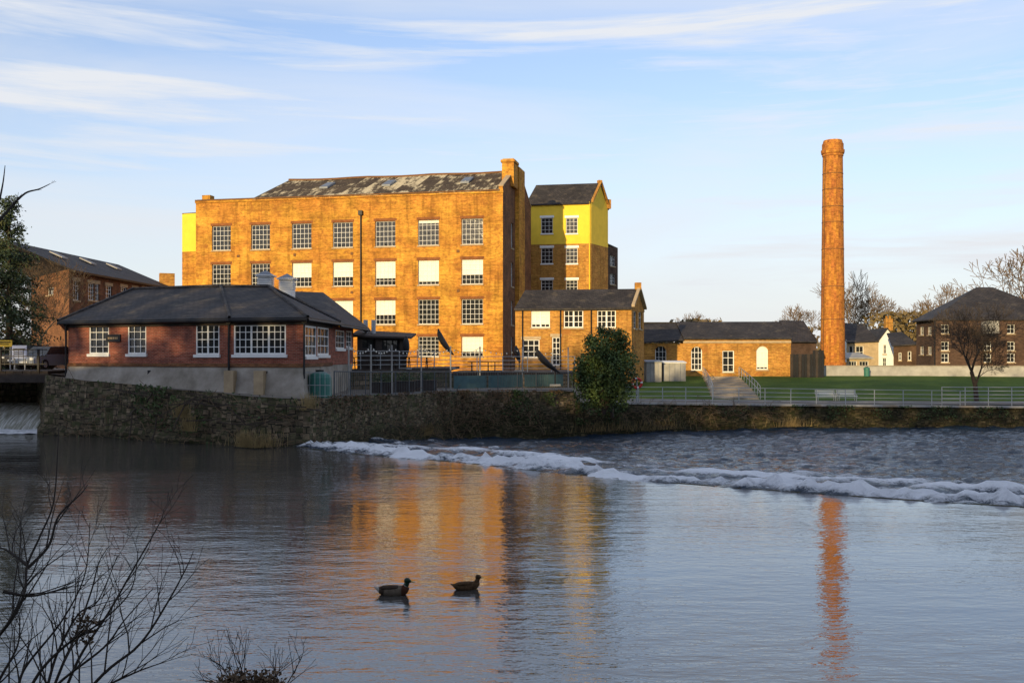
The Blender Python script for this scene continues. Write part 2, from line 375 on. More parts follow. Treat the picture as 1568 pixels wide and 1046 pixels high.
g['trim'].box(v(a+ov*.4,ze-.3),v(b-a,0),Vector((0,-.12,0)),Vector((0,0,.14)),BLACK)
for p_ in (800,858,905): 
    u,D=hit(a,b,p_); q=a+(b-a).normalized()*u; g['trim'].tube(v(q+Vector((0,-.12)),1.4),v(q+Vector((0,-.12)),ze-.2),.06,.06,BLACK,5)
g.done()
# ================================================================== LOW OUTBUILDING
g=Group('brick_outbuilding')
a=G(980,113); b=G(1046,112); c=G(1211,111); 
z1=Z(518,112); zb=1.4; zr=Z(493,117)
ws=[win(a,b,1003,1020,530,556,nx=3,ny=3,arch=1)]
facade(g,a,b,zb,Z(526,112),ws,YBR)
ws=[win(b,c,1058,1075,531,567,nx=3,ny=4,arch=1),win(b,c,1106,1124,537,570,nx=2,ny=3,blind=.0),win(b,c,1158,1176,530,566,nx=3,ny=4,arch=1,blind=.9),]
facade(g,b,c,zb,z1,ws,YBR,bar=.06,fr=.1)
c2=G(1250,112.5)
facade(g,c,c2,zb,Z(524,112),[],DKB)
bk=Vector((0,10))
facade(g,c2,c2+bk,zb,z1,[],DKB); facade(g,a+bk,a,zb,z1,[],DKB)
o=Vector((0,-.35)); h=Vector((0,5))
g['roof'].slab([v(a+o,Z(524,112)),v(b+o,Z(520,112)),v(b+h,zr-.2),v(a+h,zr-.2)],.14,SLATE)
g['roof'].slab([v(b+o,z1),v(c+o,z1),v(c+h,zr),v(b+h,zr)],.14,SLATE)
g['roof'].slab([v(c+o+Vector((.01,0)),Z(523,112)),v(c2+o,Z(523,112)),v(c2+h,zr+.15),v(c+h+Vector((.01,0)),zr+.15)],.14,SLATE)
g['roof'].slab([v(c2+h*2,z1),v(a+h*2,z1),v(a+h,zr),v(c2+h,zr)],.14,SLATE)
g['walls'].poly([v(c2,z1),v(c2+bk,z1),v(c2+h,zr)],DKB)
g['trim'].box(v(b+Vector((0,-.02)),z1-.55),v(c-b,0),Vector((0,-.08,0)),Vector((0,0,.25)),STONE)
for i in range(12):
    q=G(1210,109.5).lerp(G(1262,109.5),i/12); g['gate'].box(v(q,1.6),Vector((.28,0,0)),Vector((0,.06,0)),Vector((0,0,2.6 if i<8 else 3.0)),BLACK if i%3 else DARKW)
g.done()
# ================================================================== CHIMNEY
g=Group('factory_chimney')
Dc=122; s=Dc/F; cx=X(1275,Dc); zb=2.0; zt=Z(216,Dc); H=zt-zb
rb=18.5*s; rt=14.6*s
def rad(z): return rb+(rt-rb)*(z/H)
prof=[(0,rb*1.08),(1.2,rb*1.08),(1.25,rb)]+[(z,rad(z)) for z in [H*i/12 for i in range(1,12)]]
zc=H-1.5
prof=[p for p in prof if p[0]<zc-.6]+[(zc-.5,rad(zc)),(zc-.45,rad(zc)*1.06),(zc-.2,rad(zc)*1.06),(zc-.15,rad(zc)*1.14),(zc+.1,rad(zc)*1.18),(zc+.3,rad(zc)*1.18),(zc+.35,rad(zc)*1.08),(zc+1.05,rad(zc)*1.08),(zc+1.1,rad(zc)*1.02),(H,rad(zc)*.92)]
g['shaft'].lathe((cx,Dc,zb),prof,CHB,28)
g['shaft'].lathe((cx,Dc,zb+H),[(0,rt*.9),(.02,rt*.7)],BLACK,28)
for py in (268,292,318,342,383,440,490):
    zz=Z(py,Dc)-zb; g['iron_bands'].lathe((cx,Dc,zb+zz),[(0,rad(zz)+.002),(0,rad(zz)+.03),(.09,rad(zz)+.03),(.09,rad(zz))],IRON,28,False)
g['iron_bands'].tube((cx-rad(5)*1.03,Dc-.9,zb+1),(cx-rt*1.05,Dc-.9,zt-2),.03,.03,IRON,4)
ob=g.done()
# ================================================================== RIGHT HOUSES
g=Group('white_cottage')
a=G(1296,138); b=G(1345,137); c=G(1371,136)
facade(g,a,b,2,Z(522,137),[win(a,b,1310,1322,530,548,nx=2,ny=2),win(a,b,1300,1306,530,550,nx=1,ny=2)],STONE)
facade(g,b,c,2,Z(520,136),[win(b,c,1352,1357,528,542,nx=2,ny=2),win(b,c,1351,1357,548,562,nx=2,ny=2)],WREN)
mid=(b+c)/2
facade(g,c,c+Vector((1,10)),2,Z(520,136),[],WREN); facade(g,a+Vector((0,10)),a,2,Z(520,136),[],WREN)
g['walls'].poly([v(b,Z(520,136)),v(c,Z(520,136)),v(mid,Z(503,136))],WREN)
g['roof'].slab([v(a+Vector((0,-.3)),Z(524,137)),v(b+Vector((0,-.3)),Z(522,137)),v(b+Vector((0,6)),Z(496,143)),v(a+Vector((0,6)),Z(494,143))],.15,SLATE)
g['roof'].slab([v(b+Vector((-.2,-.3)),Z(522,136)),v(mid+Vector((0,-.3)),Z(502,136)),v(mid+Vector((.5,8)),Z(502,136)),v(b+Vector((.5,8)),Z(522,136))],.15,SLATE)
g['roof'].slab([v(c+Vector((.2,-.3)),Z(522,136)),v(c+Vector((.7,8)),Z(522,136)),v(mid+Vector((.5,8)),Z(502,136)),v(mid+Vector((0,-.3)),Z(502,136))],.15,SLATE)
g['stack'].cbox(v(G(1360,139),Z(506,139)),1.0,.8,1.6,YBR); 
for k in (-.25,.25): g['stack'].lathe((X(1360,139)+k,139,Z(506,139)+1.6),[(0,.14),(.4,.12)],MILL,8)
a=G(1296,128); b=G(1334,128); facade(g,a,b,2,Z(549,128),[win(a,b,1300,1312,553,561,nx=3,ny=1),win(a,b,1316,1330,553,561,nx=3,ny=1)],STONE)
g['roof'].slab([v(a+Vector((-.2,-.3)),Z(548,128)),v(b+Vector((.2,-.3)),Z(548,128)),v(b+Vector((.2,5)),Z(540,133)),v(a+Vector((-.2,5)),Z(540,133))],.15,GREYW)
g.done()
g=Group('brick_house')
a=G(1403,122); b=G(1432,116); c=G(1640,116); ze=Z(489,116); e=a+(c-b)
ws=[win(b,c,px-6,px+6,t,t+14,nx=2,ny=2) for px in (1447,1512,1548) for t in (497,523,541)]
facade(g,b,c,2,ze,ws,DKB)
ws=[win(a,b,px-3,px+3,t,t+13,nx=2,ny=2) for px in (1411,1423) for t in (500,530)]
facade(g,a,b,2,ze,ws,DKB); facade(g,c,e,2,ze,[],DKB); facade(g,e,a,2,ze,[],DKB)
ap=W(1495,440,124); ap2=W(1520,440,124); ctr=(a+c)/2
def o2(q): return q+(q-ctr).normalized()*.6
A,Bq,C,E=[v(o2(q),ze) for q in (a,b,c,e)]
g['roof'].slab([A,Bq,ap],.15,SLATE); g['roof'].slab([Bq,C,ap2,ap],.15,SLATE); g['roof'].slab([C,E,ap2],.15,SLATE); g['roof'].slab([E,A,ap,ap2],.15,SLATE)
g['stack'].cbox(W(1516,508,114.5)+Vector((0,0,-.2)),1.6,1.0,1.4,GREYW)
g['trim'].tube(v(b+Vector((-.1,-.1)),2),v(b+Vector((-.1,-.1)),ze),.08,.08,BLACK,5)
a2=G(1368,128); b2=G(1404,127); facade(g,a2,b2,2,Z(528,127),[win(a2,b2,1376,1380,540,552,nx=1,ny=2),win(a2,b2,1390,1395,538,552,nx=1,ny=2)],DKB)
g['roof'].slab([v(a2+Vector((-.3,-.3)),Z(529,127)),v(b2+Vector((0,-.3)),Z(527,127)),v(b2+Vector((0,5)),Z(508,132)),v(a2+Vector((1,5)),Z(510,132))],.14,SLATE)
g.done()
# ================================================================== LEFT WORKSHOPS
g=Group('brick_workshops')
WSB=brickmat('workshop_brick_shaded',(.24,.085,.04),(.15,.055,.03),(.2,.13,.08),stain=(.07,.04,.03),grain=.4)  # brick and stain colours darkened so the workshops look more shaded
a=G(48,96); b=G(106,88); c=G(262,112)
ze1=Z(412,88)
facade(g,a,b,2.6,ze1,[win(a,b,72,82,440,452,nx=2,ny=2)],MILLD)  # end wall takes the dark brick to look shaded
ws=[win(b,c,px-w_,px+w_,t0,t1,nx=3,ny=4) for px,w_,t0,t1 in ((117,5,430,460),(140,5,434,460),(149,3.5,435,461),(167,5,438,462),(190,5,440,464),(207,4,442,466),(222,4,443,466))]
facade(g,b,c,2.6,ze1,ws,WSB,lintel=STONE)
dirb=(c-b).normalized(); nb=Vector((dirb.y,-dirb.x)); 
g['roof'].slab([v(b+nb*.4,ze1-.1),v(c+nb*.4,ze1-.1),v(c-nb*6,ze1+2.6),v(b-nb*6,ze1+2.6)],.15,SLATE)
g['roof'].slab([v(a,ze1-.1),v(b+nb*.4,ze1-.1),v(b-nb*6,ze1+2.6),v(a-nb*4,ze1+2.4)],.15,SLATE)
for t in (.2,.45,.7):
    q=b.lerp(c,t)-nb*3; q2=b.lerp(c,t+.05)-nb*3
    g['roof'].slab([v(q,ze1+1.55),v(q2,ze1+1.55),v(q2-nb*1.2,ze1+2.1),v(q-nb*1.2,ze1+2.1)],.1,GREYW)
g['stack'].cbox(v(c,ze1-.4)+Vector((-.6,.4,0)),1.6,1.2,2.0,YBR,.4)
g['trim'].box(v(b+nb*.4,ze1-.3),v(c-b,0),v(nb*.12,0),Vector((0,0,.18)),BLACK)
g.done()
# ================================================================== PUB
g=Group('riverside_pub')
A=G(105,51.8); B=G(350,47.6); C=G(464,46.6); D_=G(508,53.5); E=G(508,66); Fq=G(105,66)
ze=Z(488,47.5); zb=Z(560,47.5)
ws=[win(A,B,137,167,498,542,nx=3,ny=4,mull=0),win(A,B,196,224,497,542,nx=3,ny=4),win(A,B,300,336,497,543,nx=4,ny=4,mull=2)]
facade(g,A,B,zb,ze,ws,PUB,depth=.1,bar=.035,fr=.07,sill=WHITE,lintel=MILLD)
ws=[win(B,C,358,438,497,543,nx=9,ny=4,mull=3)]
facade(g,B,C,zb,ze,ws,PUB,depth=.1,bar=.035,fr=.08,sill=WHITE,lintel=MILLD)
ws=[win(C,D_,467,484,499,546,nx=3,ny=3),win(C,D_,486,503,501,544,nx=3,ny=3)]
facade(g,C,D_,zb,ze,ws,PUB,depth=.08,bar=.05,fr=.1,sill=WHITE)
facade(g,E,Fq,zb,ze,[],PUB); facade(g,Fq,A,zb,ze,[],PUB)
EX=G(541,60); facade(g,D_,EX,zb,ze-.15,[win(D_,EX,514,527,506,534,nx=3,ny=3),win(D_,EX,530,538,507,532,nx=2,ny=3)],PUB,depth=.08,sill=WHITE); facade(g,EX,G(541,68),zb,ze-.15,[],PUB)
R1=W(205,443,57);Rb=W(338,439,54.5);R2=W(412,440,54); ctr=(A+C)/2+Vector((0,6))
def oh(q,k=.5): return v(q+(q-ctr).normalized()*k,ze+.02)
a_,b_,c_,d_,e_,f_=[oh(q) for q in (A,B,C,D_,E,Fq)]
rf=g['roof']
for pts in ([a_,b_,Rb,R1],[b_,c_,R2,Rb],[c_,d_,R2],[f_,a_,R1],[d_,e_,R2],[e_,f_,R1,Rb,R2]): rf.slab(pts,.12,SLATE,BLACK)
for p,q in ((b_,Rb),(c_,R2),(R1,Rb),(Rb,R2),(a_,R1),(d_,R2)): rf.tube(p+up*.02,q+up*.04,.09,.09,SLATE,5)
x1=oh(D_)+Vector((.0,0,-.08)); x2=v(G(566,60),ze-.12); x3=v(G(560,68),ze-.12); x4=W(495,448,63); x5=W(440,446,60)
rf.slab([x1,x2,x4,x5],.12,SLATE,BLACK); rf.slab([x2,x3,x4],.12,SLATE,BLACK)
tr=g['trim']
for p,q in ((a_,b_),(b_,c_),(c_,d_),(x1,x2)): tr.tube(p-up*.12,q-up*.12,.07,.07,BLACK,6)
for p_ in ((105,A),(350,B),(464,C)):
    q=p_[1]; o=(q-ctr).normalized()*.12; tr.tube(v(q+o,zb-.6),v(q+o,ze),.055,.055,BLACK,6)
    tr.cbox(v(q+o,ze-.25),.2,.15,.2,BLACK)
for px in (230,408):
    a2,b2=(A,B) if px<350 else (B,C); u_,DD=hit(a2,b2,px); q=a2+(b2-a2).normalized()*u_; tr.cbox(v(q+Vector((0,-.08)),zb-.75),.16,.12,.5,BLACK)
for p,q in ((A,B),(B,C),(C,D_)):
    d=(q-p).normalized(); n=Vector((d.y,-d.x)); tr.box(v(p,zb-.06),v(q-p,0),v(n*.06,0),Vector((0,0,.16)),MILLD)
    tr.box(v(p,ze-.32),v(q-p,0),v(n*.05,0),Vector((0,0,.2)),DARKW)
u_,DD=hit(A,B,164); q=A+(B-A).normalized()*u_; d=(B-A).normalized(); n=Vector((d.y,-d.x))
g['sign'].box(v(q+n*.02,Z(524,51)),v(d*.95,0),v(n*.05,0),Vector((0,0,.38)),BLACK)
for i in range(6): g['sign'].box(v(q+n*.074+d*(.14+.115*i),Z(524,51)+.14),v(d*.07,0),v(n*.006,0),Vector((0,0,.11)),STONE)
for px,pt,pb in ((407,419,444),(440,424,448)):
    q=W(px,pb,56.5); w_=.74; hh=(pb-pt)/F*56.5
    g['vents'].cbox(q+Vector((0,0,-.6)),w_,w_,.6+hh*.15,WHITE)
    for k in range(5): g['vents'].cbox(q+Vector((0,0,hh*(.18+.13*k))),w_*1.06,w_*1.06,hh*.09,WHITE)
    g['vents'].cbox(q,w_*.85,w_*.85,hh*.85,LEAD)
    g['vents'].slab([q+Vector((-.5,-.5,hh*.88)),q+Vector((.5,-.5,hh*.88)),q+Vector((.5,.5,hh*.88)),q+Vector((-.5,.5,hh*.88))],.06,WHITE)
    t_=q+Vector((0,0,hh*1.2)); cs=[q+Vector((sx*.46,sy*.46,hh*.88)) for sx,sy in ((-1,-1),(1,-1),(1,1),(-1,1))]
    for i in range(4): g['vents'].poly([cs[i],cs[(i+1)%4],t_],LEAD)
ba=[(G(98,51.4),2.55),(G(349,46.9),2.0),(G(466,45.9),1.75),(G(512,53),1.75),(G(530,60),1.75)]
tp=[(A,zb),(B,zb),(C,zb),(D_,zb),(EX,zb)]
bs_=g['base']
for i in range(4):
    K=10
    for k in range(K):
        def pt(j,t): 
            p0,z0=(ba if j==0 else tp)[i]; p1,z1=(ba if j==0 else tp)[i+1]; q=p0.lerp(p1,t); return Vector((q.x,q.y,z0+(z1-z0)*t-(.06 if j else 0)))
        bs_.poly([pt(0,k/K),pt(0,(k+1)/K),pt(1,(k+1)/K),pt(1,k/K)],CONC)
bs_.slab([v(G(105,52),zb-.02),v(G(350,47.7),zb-.02),v(C,zb-.02),v(D_,zb-.02),v(EX,zb-.02),v(E,zb-.02),v(Fq,zb-.02)],.1,CONC)
for px in (352,398):
    a2,b2=(ba[1][0],ba[2][0]); q=a2.lerp(b2,(px-349)/117.0); bs_.cbox(v(q+Vector((0,.1)),1.9),.45,.6,1.4,STONE,.0)
g.done()
# ================================================================== RIVER WALL / TERRAIN
WP=[(-900,60,3.0),(-300,57,3.0),(58,57,3.0),(72,51.5,3.0),(100,50.8,2.85),(250,47.3,2.48),(400,43.8,2.2),(475,45,2.05),(560,51,1.93),(700,62,1.76),(878,68.3,1.6),(884,68.5,.72),(1050,74,.36),(1250,76,.16),(1568,77.5,-.05),(2000,80,-.1),(2800,90,0)]
mb=MB(); 
fine=[]
for (p,D,z),(p2,D2,z2) in zip(WP,WP[1:]):
    A3=Vector((X(p,D),D,z));B3=Vector((X(p2,D2),D2,z2)); k=max(1,int((B3-A3).length/.3)) if -350<p<2000 else 1
    for i in range(k): fine.append(A3.lerp(B3,i/k))
fine.append(Vector((X(2800,90),90,0)))
rowsN=18; idx=[]
for p in fine:
    col=[]
    for j in range(rowsN+1):
        t=j/rowsN; z=-2.6+(p.z+2.6)*t
        nn=noise.noise(Vector((p.x*1.3,p.y*1.3,z*2.2)))*.2+noise.noise(Vector((p.x*.25,p.y*.25,z*.5+9)))*.3+noise.noise(Vector((p.x*3.1,p.y*3.1,z*4)))*.09
        batter=(1-t)*.55
        lf=max(0,noise.noise(Vector((p.x*.35,p.y*.35,2)))+.25); batter+=lf*.9 if z<.35 and p.x<-5 else 0
        col.append(len(mb.v)); mb.v.append((p.x,p.y-batter-nn*(.7 if t<.98 else .2),z+(noise.noise(p*.6)*.12 if j==rowsN else 0)))
    idx.append(col)
k=mb.mat(WALLS)
for i in range(len(idx)-1):
    for j in range(rowsN): mb.f.append((idx[i][j],idx[i+1][j],idx[i+1][j+1],idx[i][j+1])); mb.mi.append(k)
river=mb.obj('river_wall')
mb=MB()
cst=fine[::4]
for i in range(len(cst)-1):
    p,q=cst[i],cst[i+1]
    if p.x<4.6 or (q-p).length>3: continue
    d=(q-p).normalized(); n=Vector((d.y,-d.x,0)); mb.box(p-n*.45+up*.0,d*((q-p).length-.015),n*.7,up*.14,GREYW if i%5 else CONC)
mb.obj('coping_stones')
GRASS,nt,bs=newmat('lawn_grass'); tc=N(nt,'ShaderNodeTexCoord')
n1=noisen(nt,tc.outputs['Object'],.25,5,.6); n2=noisen(nt,tc.outputs['Object'],6,4,.8)
col=ramp(nt,n1,[(.3,(.045,.085,.016)),(.7,(.10,.155,.03))]); col=mix(nt,1.0,col,ramp(nt,n2,[(.3,.7),(.7,1.3)]),'MULTIPLY')
nt.links.new(col,bs.inputs['Base Color']); bs.inputs['Roughness'].default_value=.95; bs.inputs['Specular IOR Level'].default_value=.1
bump(nt,bs,n2,.06)
PAVE=plain('paving',(.16,.14,.12),.9,.3,.8)
ft=[(0,-1),(77,.0),(82,.08),(86,.45),(112,1.75),(125,2.3),(300,2.9),(2600,3.8)]
mb=MB(); offs=[0,1,3,5,9,15,22,30,36,45,60,100,200,600,2500]; gi=[]
land=fine[::4]+[fine[-1]]
for p in land:
    r=[]
    for o_ in offs:
        D=p.y+o_; s_=D/p.y; z=max(p.z-.02,lerp_tab(ft,D)) if o_ else p.z-.02
        r.append(len(mb.v)); mb.v.append((p.x*s_,D,z))
    gi.append(r)
for i in range(len(gi)-1):
    for j in range(len(offs)-1):
        xm=land[i].x; m_=GRASS if (xm>6.5 or offs[j]>=60) else PAVE
        mb.f.append((gi[i][j],gi[i+1][j],gi[i+1][j+1],gi[i][j+1])); mb.mi.append(mb.mat(m_))
mb.obj('ground')
mb=MB(); mb.poly([(-4000,-4000,-4),(4000,-4000,-4),(4000,4000,-4),(-4000,4000,-4)],PAVE); mb.obj('riverbed')
mb=MB()
pp=[(X(p,D),D) for p,D in ((884,69.5),(1050,75),(1250,77),(1568,78.5),(2000,81))]
pz=[.8,.45,.26,.12,.12]
for i in range(4):
    mb.poly([(pp[i][0],pp[i][1],pz[i]+.02),(pp[i+1][0],pp[i+1][1],pz[i+1]+.02),(pp[i+1][0],pp[i+1][1]+3.2,pz[i+1]+.16),(pp[i][0],pp[i][1]+3.2,pz[i]+.16)],PAVE)
mb.obj('riverside_path')
# ================================================================== WATER
m,nt,bs=newmat('river_water'); WATER=m; tc=N(nt,'ShaderNodeTexCoord')
big=noisen(nt,tc.outputs['Object'],.10,3,.5,(.6,1.2,1))
a1=noisen(nt,tc.outputs['Object'],1.1,3,.6,(.8,1.8,1)); a2=noisen(nt,tc.outputs['Object'],4.5,3,.65,(.65,1.7,1)); a3=noisen(nt,tc.outputs['Object'],.3,2,.5,(.6,1.5,1))
amp=ramp(nt,big,[(.38,.4),(.62,1.3)])
h=math_(nt,'ADD',math_(nt,'MULTIPLY',a1,.023),math_(nt,'MULTIPLY',a2,.0085)); h=math_(nt,'MULTIPLY',h,amp); h=math_(nt,'ADD',h,math_(nt,'MULTIPLY',a3,.022))
bump(nt,bs,h,1.0)
bs.inputs['Base Color'].default_value=(.055,.052,.048,1); bs.inputs['Roughness'].default_value=.02; bs.inputs['IOR'].default_value=2.0
crest=[(-9.9,44.6),(-8.6,42.6),(-5.9,40.1),(-2.06,37.4),(1.47,34.1),(4.5,31.6),(8,29.4),(11.1,27.5),(13.5,26.3),(20,23),(32,17),(50,6)]
mb=MB()
pts=[(x,y,0) for x,y in crest]+[(50,-12,0),(-160,-12,0),(-160,60,0),(-20,60,0),(-20,52,0),(-14,49,0)]
mb.poly(pts,WATER); mb.obj('river_water',uv=False)
m,nt,bs=newmat('rapids_water'); RAP=m; tc=N(nt,'ShaderNodeTexCoord')
at=nt.nodes.new('ShaderNodeAttribute'); at.attribute_name='foam'
f1=noisen(nt,tc.outputs['Object'],3.2,10,.85,(1,1.5,1)); 
fm=math_(nt,'ADD',f1,at.outputs['Fac']); fac=ramp(nt,fm,[(.69,0.0),(.77,.6),(.90,1.0)])
col=mix(nt,fac,(.012,.028,.052),(.86,.88,.92)); nt.links.new(col,bs.inputs['Base Color'])
nt.links.new(ramp(nt,fm,[(.70,.08),(.82,.85)]),bs.inputs['Roughness']); bs.inputs['IOR'].default_value=1.33
bump(nt,bs,noisen(nt,tc.outputs['Object'],4.0,7,.75,(1,1.5,1)),.12)
cv=[Vector(c) for c in crest]
def crestd(p):
    best=1e9; sg=1; al=0; acc=0
    for a,b in zip(cv,cv[1:]):
        ab=b-a; t=max(0,min(1,(p-a).dot(ab)/ab.dot(ab))); q=a+ab*t; d=(p-q).length
        if d<best: best=d; sg=1 if (ab.x*(p-a).y-ab.y*(p-a).x)>0 else -1; al=acc+ab.length*t
        acc+=ab.length
    return best*sg,al
nz=lambda x,y,z: noise.noise(Vector((x,y,z)))
mb=MB(); st_=.2; x0,y0=-12,8; nxn,nyn=325,365; ids={}; foam=[]
for i in range(nxn):
    for j in range(nyn):
        x=x0+i*st_*(1+.0015*i); y=y0+j*st_
        d,al=crestd(Vector((x,y)))
        if d<-.2: continue
        base=-1.5*min(1,max(0,d)/24)
        w=nz(x*.8,y*1.3,3)*.15+nz(x*1.9,y*2.8,7)*.09+nz(x*.25,y*.5,1)*.12
        jl=nz(al*.3,0,5)
        gap=max(0,min(1,.65+1.4*nz(al*.18,2,8)))
        ed=d-(1.2+jl*.8); fo=max(0,1-abs(ed)/(1.7+.8*nz(al*.5,9,9)))**.8*(.6+.4*gap)
        pk=max(0,nz(x*1.5,y*1.9,11)+.18)
        lump=fo*(.08+.5*pk+.22*nz(x*3.3,y*4.1,15))
        ed2=d-(6.0+3.0*nz(al*.15,3,2)); fo2=max(0,1-abs(ed2)/3.8)*max(0,nz(x*.35,y*.55,21)+.3)*1.5
        k1=min(1,max(0,d)/.5)
        z=base+(w*1.1+lump+fo2*.2)*k1
        ids[(i,j)]=len(mb.v); mb.v.append((x,y,z))
        fade=max(.22,1-d/40)
        streak=max(0,nz(x*.2,y*.5,31)+.08)*.5
        cap_=max(0,w-.02)*1.7
        foam.append(min(.5,.52*fo*(.62+pk*1.3))+.36*fo2+(streak+cap_)*fade-.03)
for (i,j),a in ids.items():
    b=ids.get((i+1,j));c=ids.get((i+1,j+1));d=ids.get((i,j+1))
    if b is None or c is None or d is None: continue
    mb.f.append((a,b,c,d)); mb.mi.append(mb.mat(RAP))
o=mb.obj('weir_rapids',uv=False,smooth=True)
at_=o.data.attributes.new('foam','FLOAT','POINT'); at_.data.foreach_set('value',foam)
mb=MB(); mb.poly([(-12,30,-1.75),(60,6,-1.75),(220,6,-1.75),(220,110,-1.75),(-12,90,-1.75)],RAP); mb.obj('lower_river_water',uv=False)
mb=MB()
for a,b in zip(cv,cv[1:]):
    ab=(b-a); n=Vector((-ab.y,ab.x)).normalized(); mb.box(v(a,-1.2),v(ab,0),v(n*.22,0),Vector((0,0,1.205)),WALLS)
mb.obj('weir_crest')
m,nt,bs=newmat('spill_water'); SPILL=m; tc=N(nt,'ShaderNodeTexCoord')
n1=noisen(nt,tc.outputs['Object'],3,5,.7,(3,.3,.3)); col=ramp(nt,n1,[(.33,(.20,.19,.12)),(.46,(.45,.44,.35)),(.6,(.85,.85,.82))]); nt.links.new(col,bs.inputs['Base Color']); bs.inputs['Roughness'].default_value=.3
bump(nt,bs,n1,.08)
FOAMM=plain('spill_foam',(.5,.52,.54),.8,.3,3,c2=(.85,.87,.9),lo=.38,hi=.55)
mb=MB(); prof=[(56.9,1.35),(56,1.32),(55.2,1.2),(54.3,.9),(53.4,.45),(52.8,.12),(52.4,.12),(51.9,.07),(50.9,.02)]
K=90; gr=[]
for i in range(K+1):
    r=[]
    for D,z in prof:
        px=-260+i*(370/K) ; xx=X(px,54)+ (D-54)*-.35
        r.append(len(mb.v)); mb.v.append((xx,D+.2*nz(xx*1.5,D,0),z+.08*nz(xx*2,D,4)))
    gr.append(r)
for i in range(K):
    for j in range(len(prof)-1): mb.f.append((gr[i][j],gr[i][j+1],gr[i+1][j+1],gr[i+1][j])); mb.mi.append(mb.mat(SPILL if j<5 else FOAMM))
mb.obj('sluice_waterfall',uv=False,smooth=True)
# ================================================================== BRIDGE
g=Group('footbridge')
for i in range(70):
    x=-56+i*.45; g['deck'].box((x,52.6,3.05),(.42,0,0),(0,6,0),(0,0,.15),DARKW)
g['deck'].box((-56,52.3,2.6),(31.6,0,0),(0,.3,0),(0,0,.45),DARKW)
for x in [-55+i*2.0 for i in range(16)]:
    g['railing'].box((x,52.4,3.2),(.1,0,0),(0,.1,0),(0,0,1.15),BLACK)
for zz in (3.55,3.95,4.3): g['railing'].box((-56,52.43,zz),(31.5,0,0),(0,.05,0),(0,0,.05),BLACK)
for x in [-56+i*.25 for i in range(126)]: g['railing'].box((x,52.44,3.5),(.02,0,0),(0,.02,0),(0,0,.8),BLACK)
g.done()
def sign(name,px,py0,py1,w,D,c,post=True):
    g=Group(name); p=W(px,py1,D); h=Z(py0,D)-Z(py1,D)
    m1=plain(name+'_face',c,.5,.05,1); g['panel'].box(p+Vector((-w/2,-.03,0)),(w,0,0),(0,.05,0),(0,0,h),m1)
    g['panel'].box(p+Vector((-w/2+.08,-.045,h*.62)),(w-.16,0,0),(0,.01,0),(0,0,h*.14),BLACK)
    for k in (.3,.45): g['panel'].box(p+Vector((-w/2+.12,-.045,h*k)),(w-.3,0,0),(0,.01,0),(0,0,h*.06),BLACK)
    for sx in (-w*.35,w*.35): g['posts'].tube((p.x+sx,p.y+.05,3.0),(p.x+sx,p.y+.05,p.z+h),.04,.04,STEEL,6)
    g.done()
sign('notice_sign',7,521,531,.9,57.5,(.75,.5,.05)); sign('notice_board',30,529,549,.85,57.5,(.5,.56,.75))
# ================================================================== CAR
def car(name,D,px,py,rot,col):
    g=Group(name); body=plain(name+'_paint',col,.25,.03,1,spec=.6)
    o=Vector((X(px,D),D,Z(py,D))); ca,sa=math.cos(rot),math.sin(rot)
    def T(x,y,z): return o+Vector((x*ca-y*sa,x*sa+y*ca,z))
    prof=[(-2.1,.35,.62,.78),(-2.0,.3,.82,.84),(-1.2,.28,.92,.87),(-.3,.27,.96,.88),(.9,.27,.95,.88),(1.7,.28,.93,.86),(2.05,.33,.85,.8),(2.1,.4,.7,.74)]
    b=g['body']
    for (x0,l0,h0,w0),(x1,l1,h1,w1) in zip(prof,prof[1:]):
        q=[T(x0,-w0,l0),T(x0,-w0,h0),T(x0,w0,h0),T(x0,w0,l0)];r=[T(x1,-w1,l1),T(x1,-w1,h1),T(x1,w1,h1),T(x1,w1,l1)]
        for i in range(4): b.poly([q[i],r[i],r[(i+1)%4],q[(i+1)%4]],body)
    for x,l,h,w in (prof[0],prof[-1]): b.poly([T(x,-w,l),T(x,-w,h),T(x,w,h),T(x,w,l)],body)
    cab=[(-1.1,.93,.80),(-.45,1.42,.62),(1.1,1.45,.62),(1.75,.95,.78)]
    for i in range(3):
        (x0,h0,w0),(x1,h1,w1)=cab[i],cab[i+1]
        g['cabin'].poly([T(x0,-w0,h0),T(x1,-w1,h1),T(x1,w1,h1),T(x0,w0,h0)],body if i==1 else GLASS)
    for s in(-1,1): g['cabin'].poly([T(-1.1,s*.8,.93),T(-.45,s*.62,1.42),T(1.1,s*.62,1.45),T(1.75,s*.78,.95)],GLASS)
    for x in (-1.3,1.35):
        for s in (-1,1):
            g['wheels'].tube(T(x,s*.68,.32),T(x,s*.9,.32),.32,.32,BLACK,16,True); g['wheels'].tube(T(x,s*.9,.32),T(x,s*.91,.32),.18,.18,STEEL,12,True)
    for s in (-.6,.6): g['lamps'].box(T(-2.12,s-.15,.6),T(-2.12,s+.15,.6)-T(-2.12,s-.15,.6),T(-2.05,s-.15,.6)-T(-2.12,s-.15,.6),Vector((0,0,.14)),WHITE)
    g['lamps'].box(T(-2.14,-.26,.42),T(0,.52,0)-T(0,0,0),T(.03,0,0)-T(0,0,0),Vector((0,0,.11)),WHITE)
    g.done()
car('parked_car',62,72,566,1.35,(.25,.28,.33))
car('parked_car',64,47,563,1.5,(.03,.03,.035))
